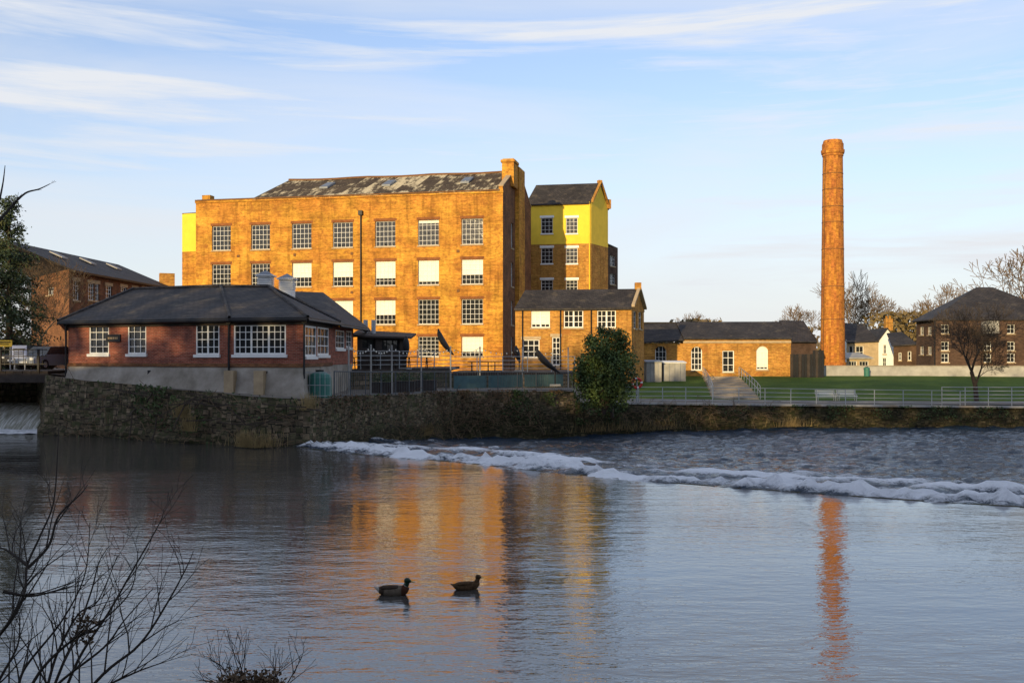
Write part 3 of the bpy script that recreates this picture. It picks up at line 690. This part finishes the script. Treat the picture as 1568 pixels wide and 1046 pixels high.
def shed(name,a,b,zlo,zhi,mat,roofm):
    g=Group(name); bk=Vector((0,2.2)); a=Vector(a);b=Vector(b)
    for p,q in ((a,b),(b,b+bk),(b+bk,a+bk),(a+bk,a)): facade(g,p,q,zlo,zhi,[],mat)
    g['roof'].slab([v(a+Vector((-.1,-.1)),zhi+.08),v(b+Vector((.1,-.1)),zhi+.08),v(b+bk+Vector((.1,.1)),zhi+.25),v(a+bk+Vector((-.1,.1)),zhi+.25)],.08,roofm)
    n_=4
    for i in range(1,n_): g['panels'].box(v(a.lerp(b,i/n_)+Vector((0,-.03)),zlo),Vector((.05,0,0)),Vector((0,.03,0)),Vector((0,0,zhi-zlo)),LEAD)
    g.done()
shed('storage_unit',G(1016,104),G(1050,104),1.3,Z(556,104),GREYW,WHITE)
shed('storage_unit',G(990,103),G(1013,103),1.3,Z(555,103),GREYW,LEAD)
mb=MB(); pl=[G(1176,112),G(1400,112),G(1640,110)]
for p,q in zip(pl,pl[1:]):
    mb.box(v(p,1.4),v(q-p,0),Vector((0,.35,0)),Vector((0,0,Z(561,112)-1.4)),GREYW); mb.box(v(p+Vector((0,-.06)),Z(561,112)),v(q-p,0),Vector((0,.47,0)),Vector((0,0,.1)),CONC)
mb.obj('garden_wall')
g=Group('garden_steps')
for i in range(16):
    t=i/16; D=84.5+26*t; z=lerp_tab(ft,D)+.02; a=X(1128-24*t,D)
    w_=1.9; g['treads'].box((a-w_,D,z-.3),(2*w_,0,0),(0,1.75,0),(0,0,.42),STONE if i%2 else CONC)
for s_ in (-2.0,2.0):
    pr=None
    for i in range(9):
        t=i/8; D=84.5+26*t; p=Vector((X(1128-24*t,D)+s_,D,lerp_tab(ft,D))); g['handrail'].tube(p,p+up*1.1,.035,.035,STEEL,5)
        if pr is not None:
            for zz in (1.1,.6): g['handrail'].tube(pr+up*zz,p+up*zz,.03,.03,STEEL,5)
        pr=p
g.done()
def railing(name,pts,h,step,mat,rails=(1,.66,.33),r=.03,pr_=.035,bars=0):
    g=Group(name)
    for p,q in zip(pts,pts[1:]):
        p=Vector(p);q=Vector(q); n_=max(1,round((q-p).length/step))
        for i in range(n_+1):
            a=p.lerp(q,i/n_)+Vector((0,.002*i,0)); g['posts'].tube(a,a+up*h*1.02,pr_,pr_,mat,5)
        for k in rails: g['rails'].tube(p+up*h*k,q+up*h*k,r,r,mat,5)
        if bars:
            m_=int((q-p).length/bars)
            for i in range(m_): a=p.lerp(q,i/m_); g['bars'].tube(a+up*.1,a+up*h,.010,.010,mat,3)
    g.done()
rp=[(X(p,D+.6),D+.6,z) for p,D,z in ((940,70.5,.62),(1050,74,.5),(1250,76,.3),(1470,77.2,.12))]
railing('promenade_railing',rp,1.15,2.2,STEEL,rails=(1,.72,.44,.16),r=.024)
railing('promenade_railing',[(X(1470,74.5)+.1,77.9,.1),(X(1560,76.5),77.6,.1),(X(1700,78),79,.1)],1.45,1.6,STEEL,rails=(1,.8,.6,.4,.2),r=.03)
railing('terrace_railing',[(X(p,D+.3),D+.3,z) for p,D,z in ((512,47.8,2.0),(560,51,1.93),(700,62,1.76),(876,68.2,1.6))],1.25,1.6,DSTEEL,rails=(1,.05),r=.03,bars=.2)
g=Group('terrace_deck')
da=G(520,60);db=G(690,70);dc_=G(880,76); zd=3.15
for p,q,zz in ((da,db,zd),(db,dc_,zd-.35)):
    bk=Vector((0,12)); g['deck'].slab([v(p,zz),v(q,zz),v(q+bk,zz),v(p+bk,zz)],.2,DARKW)
    facade(g,p,q,1.3,zz-.2,[],WALLS)
g.done()
railing('deck_railing',[v(da,zd),v(db,zd)],1.15,2.0,STEEL,rails=(1,.75,.5,.25),r=.02)
railing('deck_railing',[v(db,zd-.35),v(dc_,zd-.35)],1.15,2.0,STEEL,rails=(1,.75,.5,.25),r=.02)
g=Group('festoon_lights')
ps=[]
for px,D in ((534,50.5),(568,53),(600,56),(645,59),(690,61.5),(735,64.5),(800,66.5),(870,69)):
    p=Vector((X(px,D),D,1.8)); g['poles'].tube(p,p+up*2.8,.05,.045,GREYW,6); ps.append(p+up*2.75)
for p,q in zip(ps,ps[1:]):
    pr=p
    for i in range(1,9):
        t=i/8; c=p.lerp(q,t)-up*(.35*4*t*(1-t)); g['cable'].tube(pr,c,.012,.012,BLACK,3); g['cable'].lathe(c-up*.12,[(0,.01),(.03,.04),(.08,.03),(.1,.01)],BLIND,6); pr=c
g.done()
BAN=plain('banner_green',(.07,.13,.14),.8,.2,2)
mb=MB()
for a_,b_ in ((695,745),(748,800),(803,862)):
    p=G(a_,lerp_tab([(560,51),(700,62),(878,68.3)],a_)+.2);q=G(b_,lerp_tab([(560,51),(700,62),(878,68.3)],b_)+.2)
    K=8
    for i in range(K):
        r0_=p.lerp(q,i/K);r1_=p.lerp(q,(i+1)/K); o0=Vector((0,-.05*math.sin(i*1.3)));o1=Vector((0,-.05*math.sin((i+1)*1.3)))
        mb.poly([v(r0_+o0,1.95),v(r1_+o1,1.95),v(r1_+o1,2.75),v(r0_+o0,2.75)],BAN)
mb.obj('terrace_banner')
def parasol(px,D,z,lean,h=2.9):
    g=Group('folded_parasol'); p=Vector((X(px,D),D,z))
    g['base'].cbox(p,.7,.7,.12,GREYW); g['pole'].tube(p,p+up*h*.55,.04,.04,DARKW,6)
    pr=None; K=12
    for i in range(K+1):
        t=i/K; c=p+Vector((lean*(1-t)**1.7-lean*.8,0,h*(.35+.65*t))); r=.05+.17*math.sin(math.pi*min(1,(1-t)*1.02+.02))**.8*(1 if t<.9 else .6)
        if pr: g['canopy'].tube(pr[0],c,pr[1],r,BLACK,8)
        pr=(c,r)
    g.done()
parasol(690,72,zd-.1,1.1,2.9); parasol(850,66,2.0,1.5,2.5); parasol(795,74,zd-.3,.3,1.9)
parasol(622,66,3.1,.0,2.2)
for px,D in ((556,62.5),(590,65),(640,68),(735,73),(770,75)):
    g=Group('picnic_table'); z=3.15 if px<690 else 2.8; x=X(px,D)
    g['top'].cbox((x,D,z+.72),1.8,.8,.06,DARKW)
    for s_ in (-.75,.75): g['bench'].cbox((x,D+s_,z+.42),1.8,.28,.05,DARKW)
    for sx in (-.6,.6):
        for sy in (-1,1): g['legs'].tube((x+sx,D+sy*.65,z),(x+sx,D+sy*.25,z+.72),.045,.045,DARKW,4)
        g['legs'].tube((x+sx,D-.75,z+.4),(x+sx,D+.75,z+.4),.04,.04,DARKW,4)
    g.done()
g=Group('garden_bar')
a=G(547,66);b=G(622,68)
facade(g,a,b,3.0,Z(516,67),[win(a,b,555,575,520,534,nx=2,ny=1,frame=BLACK),win(a,b,585,612,520,536,nx=3,ny=1,frame=BLACK)],DARKW,sill=None)
g['roof'].slab([v(a+Vector((-.4,-.5)),Z(514,67)),v(b+Vector((.4,-.5)),Z(516,67)),v(b+Vector((.4,3)),Z(510,70)),v(a+Vector((-.4,3)),Z(506,70))],.12,DARKW)
for px in (560,572): g['flue'].tube(W(px,512,68),W(px,490,68),.15,.15,STEEL,8,True)
g.done()
for px,D in ((585,56.5),(618,58.8),(652,61)):
    g=Group('planter_box'); x=X(px,D); g['box'].cbox((x,D,1.85),1.3,.5,.6,DARKW); g['rim'].cbox((x,D,2.45),1.36,.56,.05,BLACK)
    for _ in range(260): g['plants'].leaf(Vector((x+random.gauss(0,.35),D+random.gauss(0,.14),2.55+abs(random.gauss(0,.22)))),.07,IVY)
    g.done(False)
BIN=plain('bin_green',(.04,.16,.13),.5,.15,2)
g=Group('water_tank'); q=Vector((X(489,47.5),47.6,2.0))
g['body'].lathe(q,[(0,.55),(.05,.58),(.95,.56),(1.1,.5),(1.2,.3),(1.25,.2)],BIN,16); g['cap'].lathe(q+up*1.25,[(0,.2),(.08,.2)],BLACK,12)
for sx in [-.6+.24*i for i in range(6)]: g['cage'].box(q+Vector((sx,-.62,0)),(.02,0,0),(0,.02,0),(0,0,1.25),STEEL)
for zz in (.1,.6,1.2): g['cage'].box(q+Vector((-.62,-.64,zz)),(1.26,0,0),(0,.02,0),(0,0,.03),STEEL)
g.done()
for px,D in ((1264,80.3),(1296,80.4)):
    g=Group('park_bench'); x=X(px,D); z=.3
    for k in range(3): g['seat'].box((x-.8,D-.35+.16*k,z+.43),(1.6,0,0),(0,.12,0),(0,0,.04),WHITE)
    for k in range(3): g['backrest'].box((x-.8,D+.16+.03*k,z+.55+.15*k),(1.6,0,0),(0,.03,0),(0,0,.07),WHITE)
    for sx in (-.72,.68):
        g['legs'].box((x+sx,D-.33,z),(.05,0,0),(0,.05,0),(0,0,.65),STEEL); g['legs'].box((x+sx,D+.12,z),(.05,0,0),(0,.05,0),(0,0,.95),STEEL); g['legs'].box((x+sx,D-.33,z+.62),(.05,0,0),(0,.5,0),(0,0,.05),STEEL)
    g.done()
RED=plain('life_ring_red',(.55,.03,.02),.5,.05,2)
g=Group('life_ring_post'); q=Vector((X(975,71),71,.7)); g['post'].tube(q,q+up*1.7,.06,.06,STEEL,6)
K=16
for i in range(K):
    t0,t1=2*math.pi*i/K,2*math.pi*(i+1)/K
    g['ring'].tube(q+Vector((.33*math.cos(t0),-.12,1.35+.33*math.sin(t0))),q+Vector((.33*math.cos(t1),-.12,1.35+.33*math.sin(t1))),.09,.09,RED if i%4 else WHITE,8)
g.done()
g=Group('mooring_post'); q=Vector((X(937,68.2),68.0,-.2)); g['post'].tube(q,q+up*2.9,.12,.1,DARKW,8,True); g['cap'].tube(q+up*2.9,q+up*3.0,.14,.08,BLACK,8,True); g.done()
g=Group('waste_bin'); q=Vector((X(1327,110.5),110.5,1.7)); g['body'].lathe(q,[(0,.25),(.05,.3),(.8,.32),(.82,.36),(.95,.34),(1.05,.2)],BIN,12); g['lid'].lathe(q+up*1.05,[(0,.2),(.05,.1)],BLACK,10); g.done()
# ================================================================== TREES
def grow(mb,p,d,l,r,depth,m,spread=.5,kids=3,seg=2,up_=.12,sides=4,minr=.006):
    for s_ in range(seg):
        d=(d+Vector((random.gauss(0,.12),random.gauss(0,.12),random.gauss(0,.08)+up_*.3))).normalized()
        q=p+d*(l/seg); r2=max(minr,r*.86); mb.tube(p,q,r,r2,m,sides if r>.03 else 3)
        p=q; r=r2
        if depth>0 and s_<seg-1 and random.random()<.75:
            a=d.orthogonal().normalized(); a.rotate(Quaternion(d,random.random()*6.28))
            grow(mb,p,(d+a*random.uniform(.6,1.1)*spread*1.6).normalized(),l*.6,r*.5,depth-1,m,spread,kids,seg,up_,sides,minr)
    if depth<=0: return
    off=random.random()*6.28
    for k_ in range(kids):
        a=d.orthogonal().normalized(); a.rotate(Quaternion(d,off+6.283*k_/kids+random.uniform(-.4,.4)))
        nd=(d+a*random.uniform(.5,1.2)*spread+up*up_).normalized()
        grow(mb,p,nd,l*random.uniform(.68,.85),r*random.uniform(.55,.7),depth-1,m,spread,kids,seg,up_,sides,minr)
def tree(name,px,D,z,H,depth=5,m=BARK,spread=.6,r=None,kids=3,seed=1,lf=0):
    random.seed(seed); mb=MB(); grow(mb,Vector((X(px,D),D,z)),Vector((0,0,1)),H*.3,r or H*.022,depth,m,spread,kids,2,.1,6,.012)
    mb.obj(name,uv=False)
tree('bare_tree',1495,80,.4,8.0,6,BARK,.8,.2,3,5)
tree('bare_tree',55,75,3,8.0,6,DTWIG,.6,.12,3,8)
random.seed(3)
mb=MB()
for px,D,H,z in ((1150,210,7,3),(1170,205,8,3),(1195,200,9,3),(1222,190,11,3),(1315,170,15,3),(1340,175,13,3),(1300,180,14,3),(1430,165,12,3),(1455,170,14,3),(1385,190,10,3),(1568,130,16,3),(1600,140,14,3),(1065,230,11,3),(1085,240,10,3),(1045,240,8,3),(995,240,8,3)):
    grow(mb,Vector((X(px,D),D,z)),Vector((0,0,1)),H*.28,H*.018,5,DTWIG,.65,3,2,.08,4,.035)
mb.obj('distant_trees',uv=False)
HEDGE=foliage('distant_hedge',(.07,.06,.03),(.14,.10,.045),(.22,.16,.06),.05)
mb=MB()
for i in range(11000):
    px=random.uniform(-700,2300); D=random.uniform(240,300); hh=6+3.5*nz(px*.02,0,0)+2.5*nz(px*.07,5,0)
    mb.leaf(Vector((X(px,D),D,2.5+random.random()**.8*hh)),random.uniform(.5,1.3),HEDGE)
for cx_,D,w_,h_ in ((1010,180,9,6.0),(1068,180,5,7.5),(1190,170,8,6),(1380,150,6,7.5),(1400,160,8,8)):
    for i in range(900): mb.leaf(Vector((X(cx_,D)+random.gauss(0,w_*.4),D+random.gauss(0,2),3+random.random()**.7*h_*(1))),random.uniform(.25,.6),HEDGE)
mb.obj('distant_tree_line',uv=False)
random.seed(11)
mb=MB(); D=66; cx_=X(14,D); mb.tube((cx_,D,2.8),(cx_,D,14.6),.28,.03,BARK,8)
top=Z(292,D)
for i in range(320):
    t=random.random()**.75; z=top-.3-t*(top-3.2); R=.25+3.0*t**.8*random.uniform(.55,1.2); an=random.random()*6.283
    tip=Vector((cx_+R*math.cos(an),D+R*math.sin(an),z-.25*R+random.uniform(-.2,.3))); root=Vector((cx_,D,z+.1)); mb.tube(root,tip,.035,.01,BARK,3)
    for k_ in range(64):
        s_=random.uniform(.25,1.05); q=root.lerp(tip,s_)+Vector((random.gauss(0,.18),random.gauss(0,.18),random.gauss(-.08,.13))); mb.leaf(q,random.uniform(.05,.12),CONI)
mb.obj('conifer_tree',uv=False)
random.seed(12)
mb=MB(); D=64.5; lumps=[]
for px,py,r in ((905,585,1.15),(925,560,1.25),(942,535,1.0),(945,570,1.3),(918,535,.9),(900,555,.8),(952,520,.5),(932,513,.5),(912,605,1.1),(942,600,1.1),(893,572,.7),(957,548,.7),(905,522,.5),(920,507,.35),(946,509,.3)):
    lumps.append((W(px,py,D+random.uniform(-.8,.8)),r))
for c,r in lumps:
    mb.tube(Vector((X(925,D),D,.2)),c,.08,.02,BARK,4)
    for i in range(int(1700*r*r)):
        dv=Vector((random.gauss(0,1),random.gauss(0,1),random.gauss(0,1))).normalized()*r*random.random()**.4*random.uniform(.75,1.35)
        mb.leaf(c+dv,random.uniform(.05,.12),IVY,.6)
mb.obj('evergreen_bush',uv=False)
random.seed(14)
mb=MB()
def wallpt(px):
    for (p,D,z),(p2,D2,z2) in zip(WP,WP[1:]):
        if p<=px<=p2: t=(px-p)/(p2-p); D=D+(D2-D)*t; return Vector((X(px,D),D,z+(z2-z)*t))
for i in range(620):
    px=random.choice([random.uniform(560,830),random.uniform(110,560),random.uniform(600,760),random.uniform(880,1180)])
    p=wallpt(px); zz=random.random()**(.6 if px<840 else 1.2)
    p=p+Vector((0,-.4-random.random()*.35,-.1-(p.z+.9)*zz*.9))
    d=Vector((random.gauss(0,.8),-.4*random.random(),random.gauss(.4,.5))).normalized()
    for s_ in range(6):
        d=(d+Vector((random.gauss(0,.35),random.gauss(0,.1),random.gauss(-.14,.3)))).normalized(); q=p+d*random.uniform(.1,.28); mb.tube(p,q,.015,.012,SCRUB,3); p=q
for i in range(6500):
    px=random.gauss(690,75) if random.random()<.5 else random.uniform(480,880)
    p=wallpt(max(150,min(1500,px))); t=random.random(); p=p+Vector((0,-.4-.35*random.random(),.12-(p.z+1.0)*t*random.random()))
    if noise.noise(p*.7)>-.05: mb.leaf(p,random.uniform(.03,.08),SCRUB)
mb.obj('bramble_scrub',uv=False)
mb=MB(); random.seed(15)
for i in range(8500):
    px=random.choice([random.uniform(1190,1600),random.uniform(760,850),random.uniform(880,960),random.uniform(190,330),random.uniform(100,1500)])
    p=wallpt(px); t=random.random()**1.5; q=p+Vector((0,-.3-.35*random.random(),.1-(p.z+1.2)*t*.8))
    if nz(q.x*.5,q.z*.8,3)>.0: mb.leaf(q,random.uniform(.04,.1),IVY)
mb.obj('ivy_on_wall',uv=False)
mb=MB(); random.seed(16)
for px,w_,zz in ((655,10,-.6),(385,9,.05),(410,14,.05),(925,28,-1.2),(300,4,.6),(1210,14,-1.3),(290,5,1.2),(1000,30,-1.3),(480,6,1.6)):
    for i in range(130):
        p=wallpt(px+random.gauss(0,w_)); p=Vector((p.x,p.y-.85-random.random()*.3,zz)); mb.tube(p,p+Vector((random.gauss(0,.15),random.gauss(-.05,.08),random.uniform(.3,.8))),.012,.004,DRYG,3)
mb.obj('dry_grass_tufts',uv=False)
mb=MB(); random.seed(17)
for i in range(30):
    px=random.uniform(110,480); p=wallpt(px)+Vector((0,-.7,random.uniform(-1.4,-.1))); d=Vector((random.gauss(0,1),-.1,random.gauss(-.1,.12))).normalized()
    for s_ in range(3): q=p+d*random.uniform(.3,.8); mb.tube(p,q,.04,.03,BARK,4); p=q; d=(d+Vector((random.gauss(0,.2),0,random.gauss(-.05,.1)))).normalized()
mb.obj('driftwood',uv=False)
BANK=plain('bank_earth',(.05,.045,.03),.95,.4,1.5,c2=(.08,.09,.035))
mb=MB(); gi=[]
prof=[(9.2,-.6),(8.2,.1),(7,1.0),(5.5,1.55),(3,2.0),(0,2.35),(-6,2.5),(-14,2.6),(-30,3),(-3000,3)]
for i in range(61):
    x=-90+i*3.0; r=[]
    for y,z in prof: r.append(len(mb.v)); mb.v.append((x*(1 if y>-100 else 30),y+.3*nz(x*.4,y,0),z+.12*nz(x*.7,y,2)))
    gi.append(r)
for i in range(60):
    for j in range(len(prof)-1): mb.f.append((gi[i][j],gi[i][j+1],gi[i+1][j+1],gi[i+1][j])); mb.mi.append(mb.mat(BANK))
mb.obj('near_bank',uv=False)
mb=MB(); random.seed(21)  # unseen wooded hill behind the camera, added and sized to shade the foreground
def hillz(x): return 27.5+1.6*nz(x*.03,0,0)
gi=[]
for i in range(50):
    x=-190+i*7; r=[]
    for y,k_ in ((-22,0),(-30,.55),(-38,.85),(-60,.9),(-120,.5),(-160,0)): r.append(len(mb.v)); mb.v.append((x,y,2.5+(hillz(x)-5)*k_))
    gi.append(r)
for i in range(49):
    for j in range(5): mb.f.append((gi[i][j],gi[i][j+1],gi[i+1][j+1],gi[i+1][j])); mb.mi.append(mb.mat(BANK))
for i in range(16000):
    x=random.uniform(-190,150); y=random.uniform(-42,-32); top=hillz(x)+1.6*nz(x*.12,4,0)+1.2*nz(x*.4,4,0)
    mb.leaf(Vector((x,y,21+(top+3-21)*random.random()**.8)),random.uniform(.5,1.0),CONI)
mb.obj('unseen_shade_hillside',uv=False)
# ================================================================== FOREGROUND TWIGS
random.seed(31)
def stem(mb,pts,D,r0,tw=5,m=TWIG,ln=.35):
    P3=[W(x,y,D+(i*.06)) for i,(x,y) in enumerate(pts)]; n_=len(P3)
    sm=[]
    for i in range(n_-1):
        for k_ in range(6):
            t=k_/6; a=P3[max(0,i-1)];b=P3[i];c=P3[i+1];e=P3[min(n_-1,i+2)]
            sm.append(.5*((2*b)+(c-a)*t+(2*a-5*b+4*c-e)*t*t+(3*b-a-3*c+e)*t**3))
    sm.append(P3[-1]); K=len(sm)
    for i in range(K-1):
        t=i/K; mb.tube(sm[i],sm[i+1],r0*(1-t*.85),r0*(1-(i+1)/K*.85),m,5)
        if i>2 and random.random()<tw/K*1.6:
            d=(sm[i+1]-sm[i]).normalized(); s_=random.choice([-1,1]); d=(d+Vector((s_*random.uniform(.4,.8),random.uniform(-.3,.3),random.uniform(.0,.5)))).normalized()
            grow(mb,sm[i],d,ln*(1-t*.6)*random.uniform(.6,1.3),r0*(1-t)*.5+.0015,1,m,.45,2,3,.15,4,.0014)
mb=MB()
D=5.5
S=[[(-25,1000),(20,945),(38,905),(42,865),(62,820),(82,770),(88,700),(90,655)],
[(42,870),(75,835),(90,790),(125,755),(134,742)],[(5,905),(45,912),(74,908)],[(42,865),(15,845),(0,838)],
[(60,1110),(95,1020),(115,975),(140,905),(152,860),(168,835)],[(80,1110),(120,1010),(165,940),(205,870),(245,800),(250,780)],
[(90,1110),(160,1030),(215,985),(258,920),(285,870),(296,845)],[(20,1110),(60,1030),(110,980),(150,955),(200,905),(212,840)],
[(0,1110),(25,1060),(40,1020),(95,950),(130,880),(138,800)],[(110,1120),(150,1060),(205,1030),(255,1012)],[(-30,1090),(5,1030),(28,985),(30,940)],
[(30,1120),(85,1050),(160,990),(190,950),(235,900)],[(50,1120),(70,1060),(88,1000),(120,940),(150,920),(180,850)]]
for s_ in S: stem(mb,s_,D+random.uniform(-.4,.4),.0105,6,ln=.3)
for i in range(260):
    q=W(128,960,D)+Vector((random.gauss(0,.035),random.gauss(0,.03),random.gauss(0,.05))); mb.leaf(q,random.uniform(.006,.018),SCRUB)
for px in (20,70,110): 
    p=W(px,1110,D); mb.tube(p+Vector((-.1,-.3,-1.1)),p,.03,.012,TWIG,6)
mb.obj('bare_shrub',uv=False)
mb=MB()
stem(mb,[(-60,420),(-10,350),(15,320),(38,297),(60,290),(77,282)],7,.014,1,ln=.08); stem(mb,[(-30,380),(-5,320),(4,285),(8,254)],7,.012,1,ln=.08)
p=W(-60,420,7); mb.tube((p.x-.4,p.y-.6,1.2),(p.x-.25,p.y-.2,p.z-1.5),.08,.05,BARK,6); mb.tube((p.x-.25,p.y-.2,p.z-1.5),p,.05,.016,BARK,6)
mb.tube(p,W(-30,380,7),.016,.014,BARK,5)
mb.obj('overhanging_branch',uv=False)
mb=MB()
for s_ in ([(350,1075),(352,1045),(340,1020),(322,1010)],[(380,1080),(372,1035),(365,1005),(362,990)],[(420,1085),(438,1050),(455,1020),(466,995)],[(390,1080),(420,1040),(430,1020)],[(400,1080),(350,1050),(300,1040)]):
    stem(mb,s_,6,.006,6,ln=.18)
for i in range(1600):
    c=random.choice([(358,1040,.06),(405,1038,.05),(380,1055,.1)]); q=W(c[0],c[1],6)+Vector((random.gauss(0,c[2]),random.gauss(0,.05),random.gauss(0,c[2]*.55)-.02)); mb.leaf(q,random.uniform(.006,.02),SCRUB)
p=W(380,1080,6); mb.tube(p-up*.8,p,.02,.01,TWIG,5)
mb.obj('bramble_bush',uv=False)
# ================================================================== DUCKS
DB=plain('duck_flank',(.12,.095,.07),.95,.3,25,spec=.05); DBR=plain('duck_breast',(.07,.03,.018),.95,.2,20,spec=.05); DH=plain('duck_head',(.006,.032,.016),.4,.2,20); DBK=plain('duck_back',(.05,.035,.025),.95,.35,25,spec=.05); BILL=plain('duck_bill',(.28,.24,.05),.5,.1,20); DW=plain('duck_tail',(.28,.26,.23),.9,.1,20,spec=.05); HB=plain('hen_brown',(.075,.045,.024),.95,.55,30,spec=.05)
def duck(px,py,L_,dr,hen=False):
    D=CH*F/(py-HZ); g=Group('mallard_duck'); o=Vector((X(px,D),D,0)); s_=L_/.52
    fl,br,bk,hd,tl=(HB,HB,HB,HB,HB) if hen else (DB,DBR,DBK,DH,DW)
    body=[(-.31,.115,.008,.006,tl),(-.27,.095,.04,.02,tl),(-.22,.065,.07,.05,bk),(-.14,.045,.098,.082,fl),(-.04,.04,.112,.095,fl),(.06,.045,.108,.098,fl),(.13,.055,.09,.09,br),(.18,.07,.07,.076,br),(.215,.085,.045,.055,br),(.24,.095,.012,.015,br)]
    sc=lambda L:[(a*s_,b*s_,c*s_,d*s_,*r) for a,b,c,d,*r in L]
    g['body'].loft(sc(body),br,16,dr,o)
    wing=[(-.25,.10,.02,.01,bk),(-.17,.108,.082,.03,bk),(-.04,.113,.095,.032,bk),(.06,.115,.078,.03,bk),(.12,.11,.03,.015,bk)]
    g['wings'].loft(sc(wing),bk,12,dr,o)
    nk=[(.165,.085,.060),(.187,.138,.045),(.192,.146,.043),(.203,.17,.041),(.21,.195,.040)]
    ax=Vector((dr[0],dr[1],0)).normalized()
    for i,((x0,z0,r0_),(x1,z1,r1_)) in enumerate(zip(nk,nk[1:])): g['neck'].tube(o+ax*x0*s_+up*z0*s_,o+ax*x1*s_+up*z1*s_,r0_*s_,r1_*s_,[br,tl,hd,hd][i],12)
    head=[(.16,.216,.006,.008),(.17,.218,.03,.033),(.20,.224,.041,.045),(.235,.221,.038,.039),(.265,.212,.023,.023),(.275,.208,.012,.012)]
    g['head'].loft(sc(head),hd,14,dr,o)
    bill=[(.266,.207,.014,.014),(.29,.201,.017,.009),(.322,.197,.017,.006),(.335,.196,.008,.002)]
    g['bill'].loft(sc(bill),BILL,8,dr,o)
    ay=Vector((-ax.y,ax.x,0))
    for sd_ in (-1,1): 
        c=o+(ax*.238+ay*.034*sd_+up*.230)*s_; g['eyes'].tube(c-ay*.004*sd_,c+ay*.004*sd_,.006*s_,.004*s_,BLACK,6,True)
    e=g.done(False)
    for c_ in e.children:
        for p_ in c_.data.polygons: p_.use_smooth=True
duck(603,910,.56,(1,-.05)); duck(715,902,.48,(1,.25),True)
# ================================================================== LIGHT / SKY / CAMERA
sd=Vector((-.387,-.92,.187)).normalized()
sun=bpy.data.lights.new('sun','SUN'); sun.energy=5.0; sun.angle=math.radians(.5); sun.color=(1,.75,.37)
so=bpy.data.objects.new('sun',sun); so.rotation_euler=sd.to_track_quat('Z','Y').to_euler(); bpy.context.scene.collection.objects.link(so); so.location=(0,0,60)
w=bpy.data.worlds.new('World'); bpy.context.scene.world=w; w.use_nodes=True; nt=w.node_tree
sky=nt.nodes.new('ShaderNodeTexSky'); sky.sky_type='NISHITA'; sky.sun_disc=False; sky.sun_elevation=math.asin(sd.z); sky.sun_rotation=math.atan2(sd.x,sd.y)%(2*math.pi); sky.air_density=1.0; sky.dust_density=.6; sky.ozone_density=2.0
tc=N(nt,'ShaderNodeTexCoord')
def cloud(scale,sz,rot,loc,dist,lo,hi,amt,rough=.55):
    mp=N(nt,'ShaderNodeMapping'); mp.inputs['Scale'].default_value=(1,1,sz); mp.inputs['Rotation'].default_value=(0,math.radians(rot),0); mp.inputs['Location'].default_value=loc; nt.links.new(tc.outputs['Generated'],mp.inputs[0])
    n1=N(nt,'ShaderNodeTexNoise'); n1.inputs['Scale'].default_value=scale; n1.inputs['Detail'].default_value=9; n1.inputs['Roughness'].default_value=rough; n1.inputs['Distortion'].default_value=dist; nt.links.new(mp.outputs[0],n1.inputs['Vector'])
    return ramp(nt,n1.outputs['Fac'],[(lo,0.0),(hi,amt)])
cl=math_(nt,'MAXIMUM',cloud(1.6,6.0,2,(.6,.3,1.7),.5,.40,.70,.75),cloud(2.2,13.0,-2,(.2,.2,.1),.35,.47,.66,.95,.6))
sep=N(nt,'ShaderNodeSeparateXYZ'); nt.links.new(tc.outputs['Generated'],sep.inputs[0])
hz=ramp(nt,sep.outputs['Z'],[(0.0,.92),(.08,.68),(.20,.32),(.36,.10),(.7,.0)])
base=mix(nt,1.0,sky.outputs[0],(1.45,1.40,1.60),'MULTIPLY')
base=mix(nt,cl,base,(5.6,5.75,6.05))
col=mix(nt,hz,base,(5.2,5.35,5.6))
bg=nt.nodes['Background']; nt.links.new(col,bg.inputs['Color']); bg.inputs['Strength'].default_value=.15
cam=bpy.data.cameras.new('camera'); cam.lens=35; cam.sensor_width=36; cam.clip_end=6000; cam.shift_y=22/1568
co=bpy.data.objects.new('camera',cam); co.location=(0,0,CH); co.rotation_euler=(math.radians(90),0,0); bpy.context.scene.collection.objects.link(co); bpy.context.scene.camera=co
sc=bpy.context.scene; sc.view_settings.view_transform='Standard'; sc.view_settings.look='None'; sc.view_settings.exposure=0
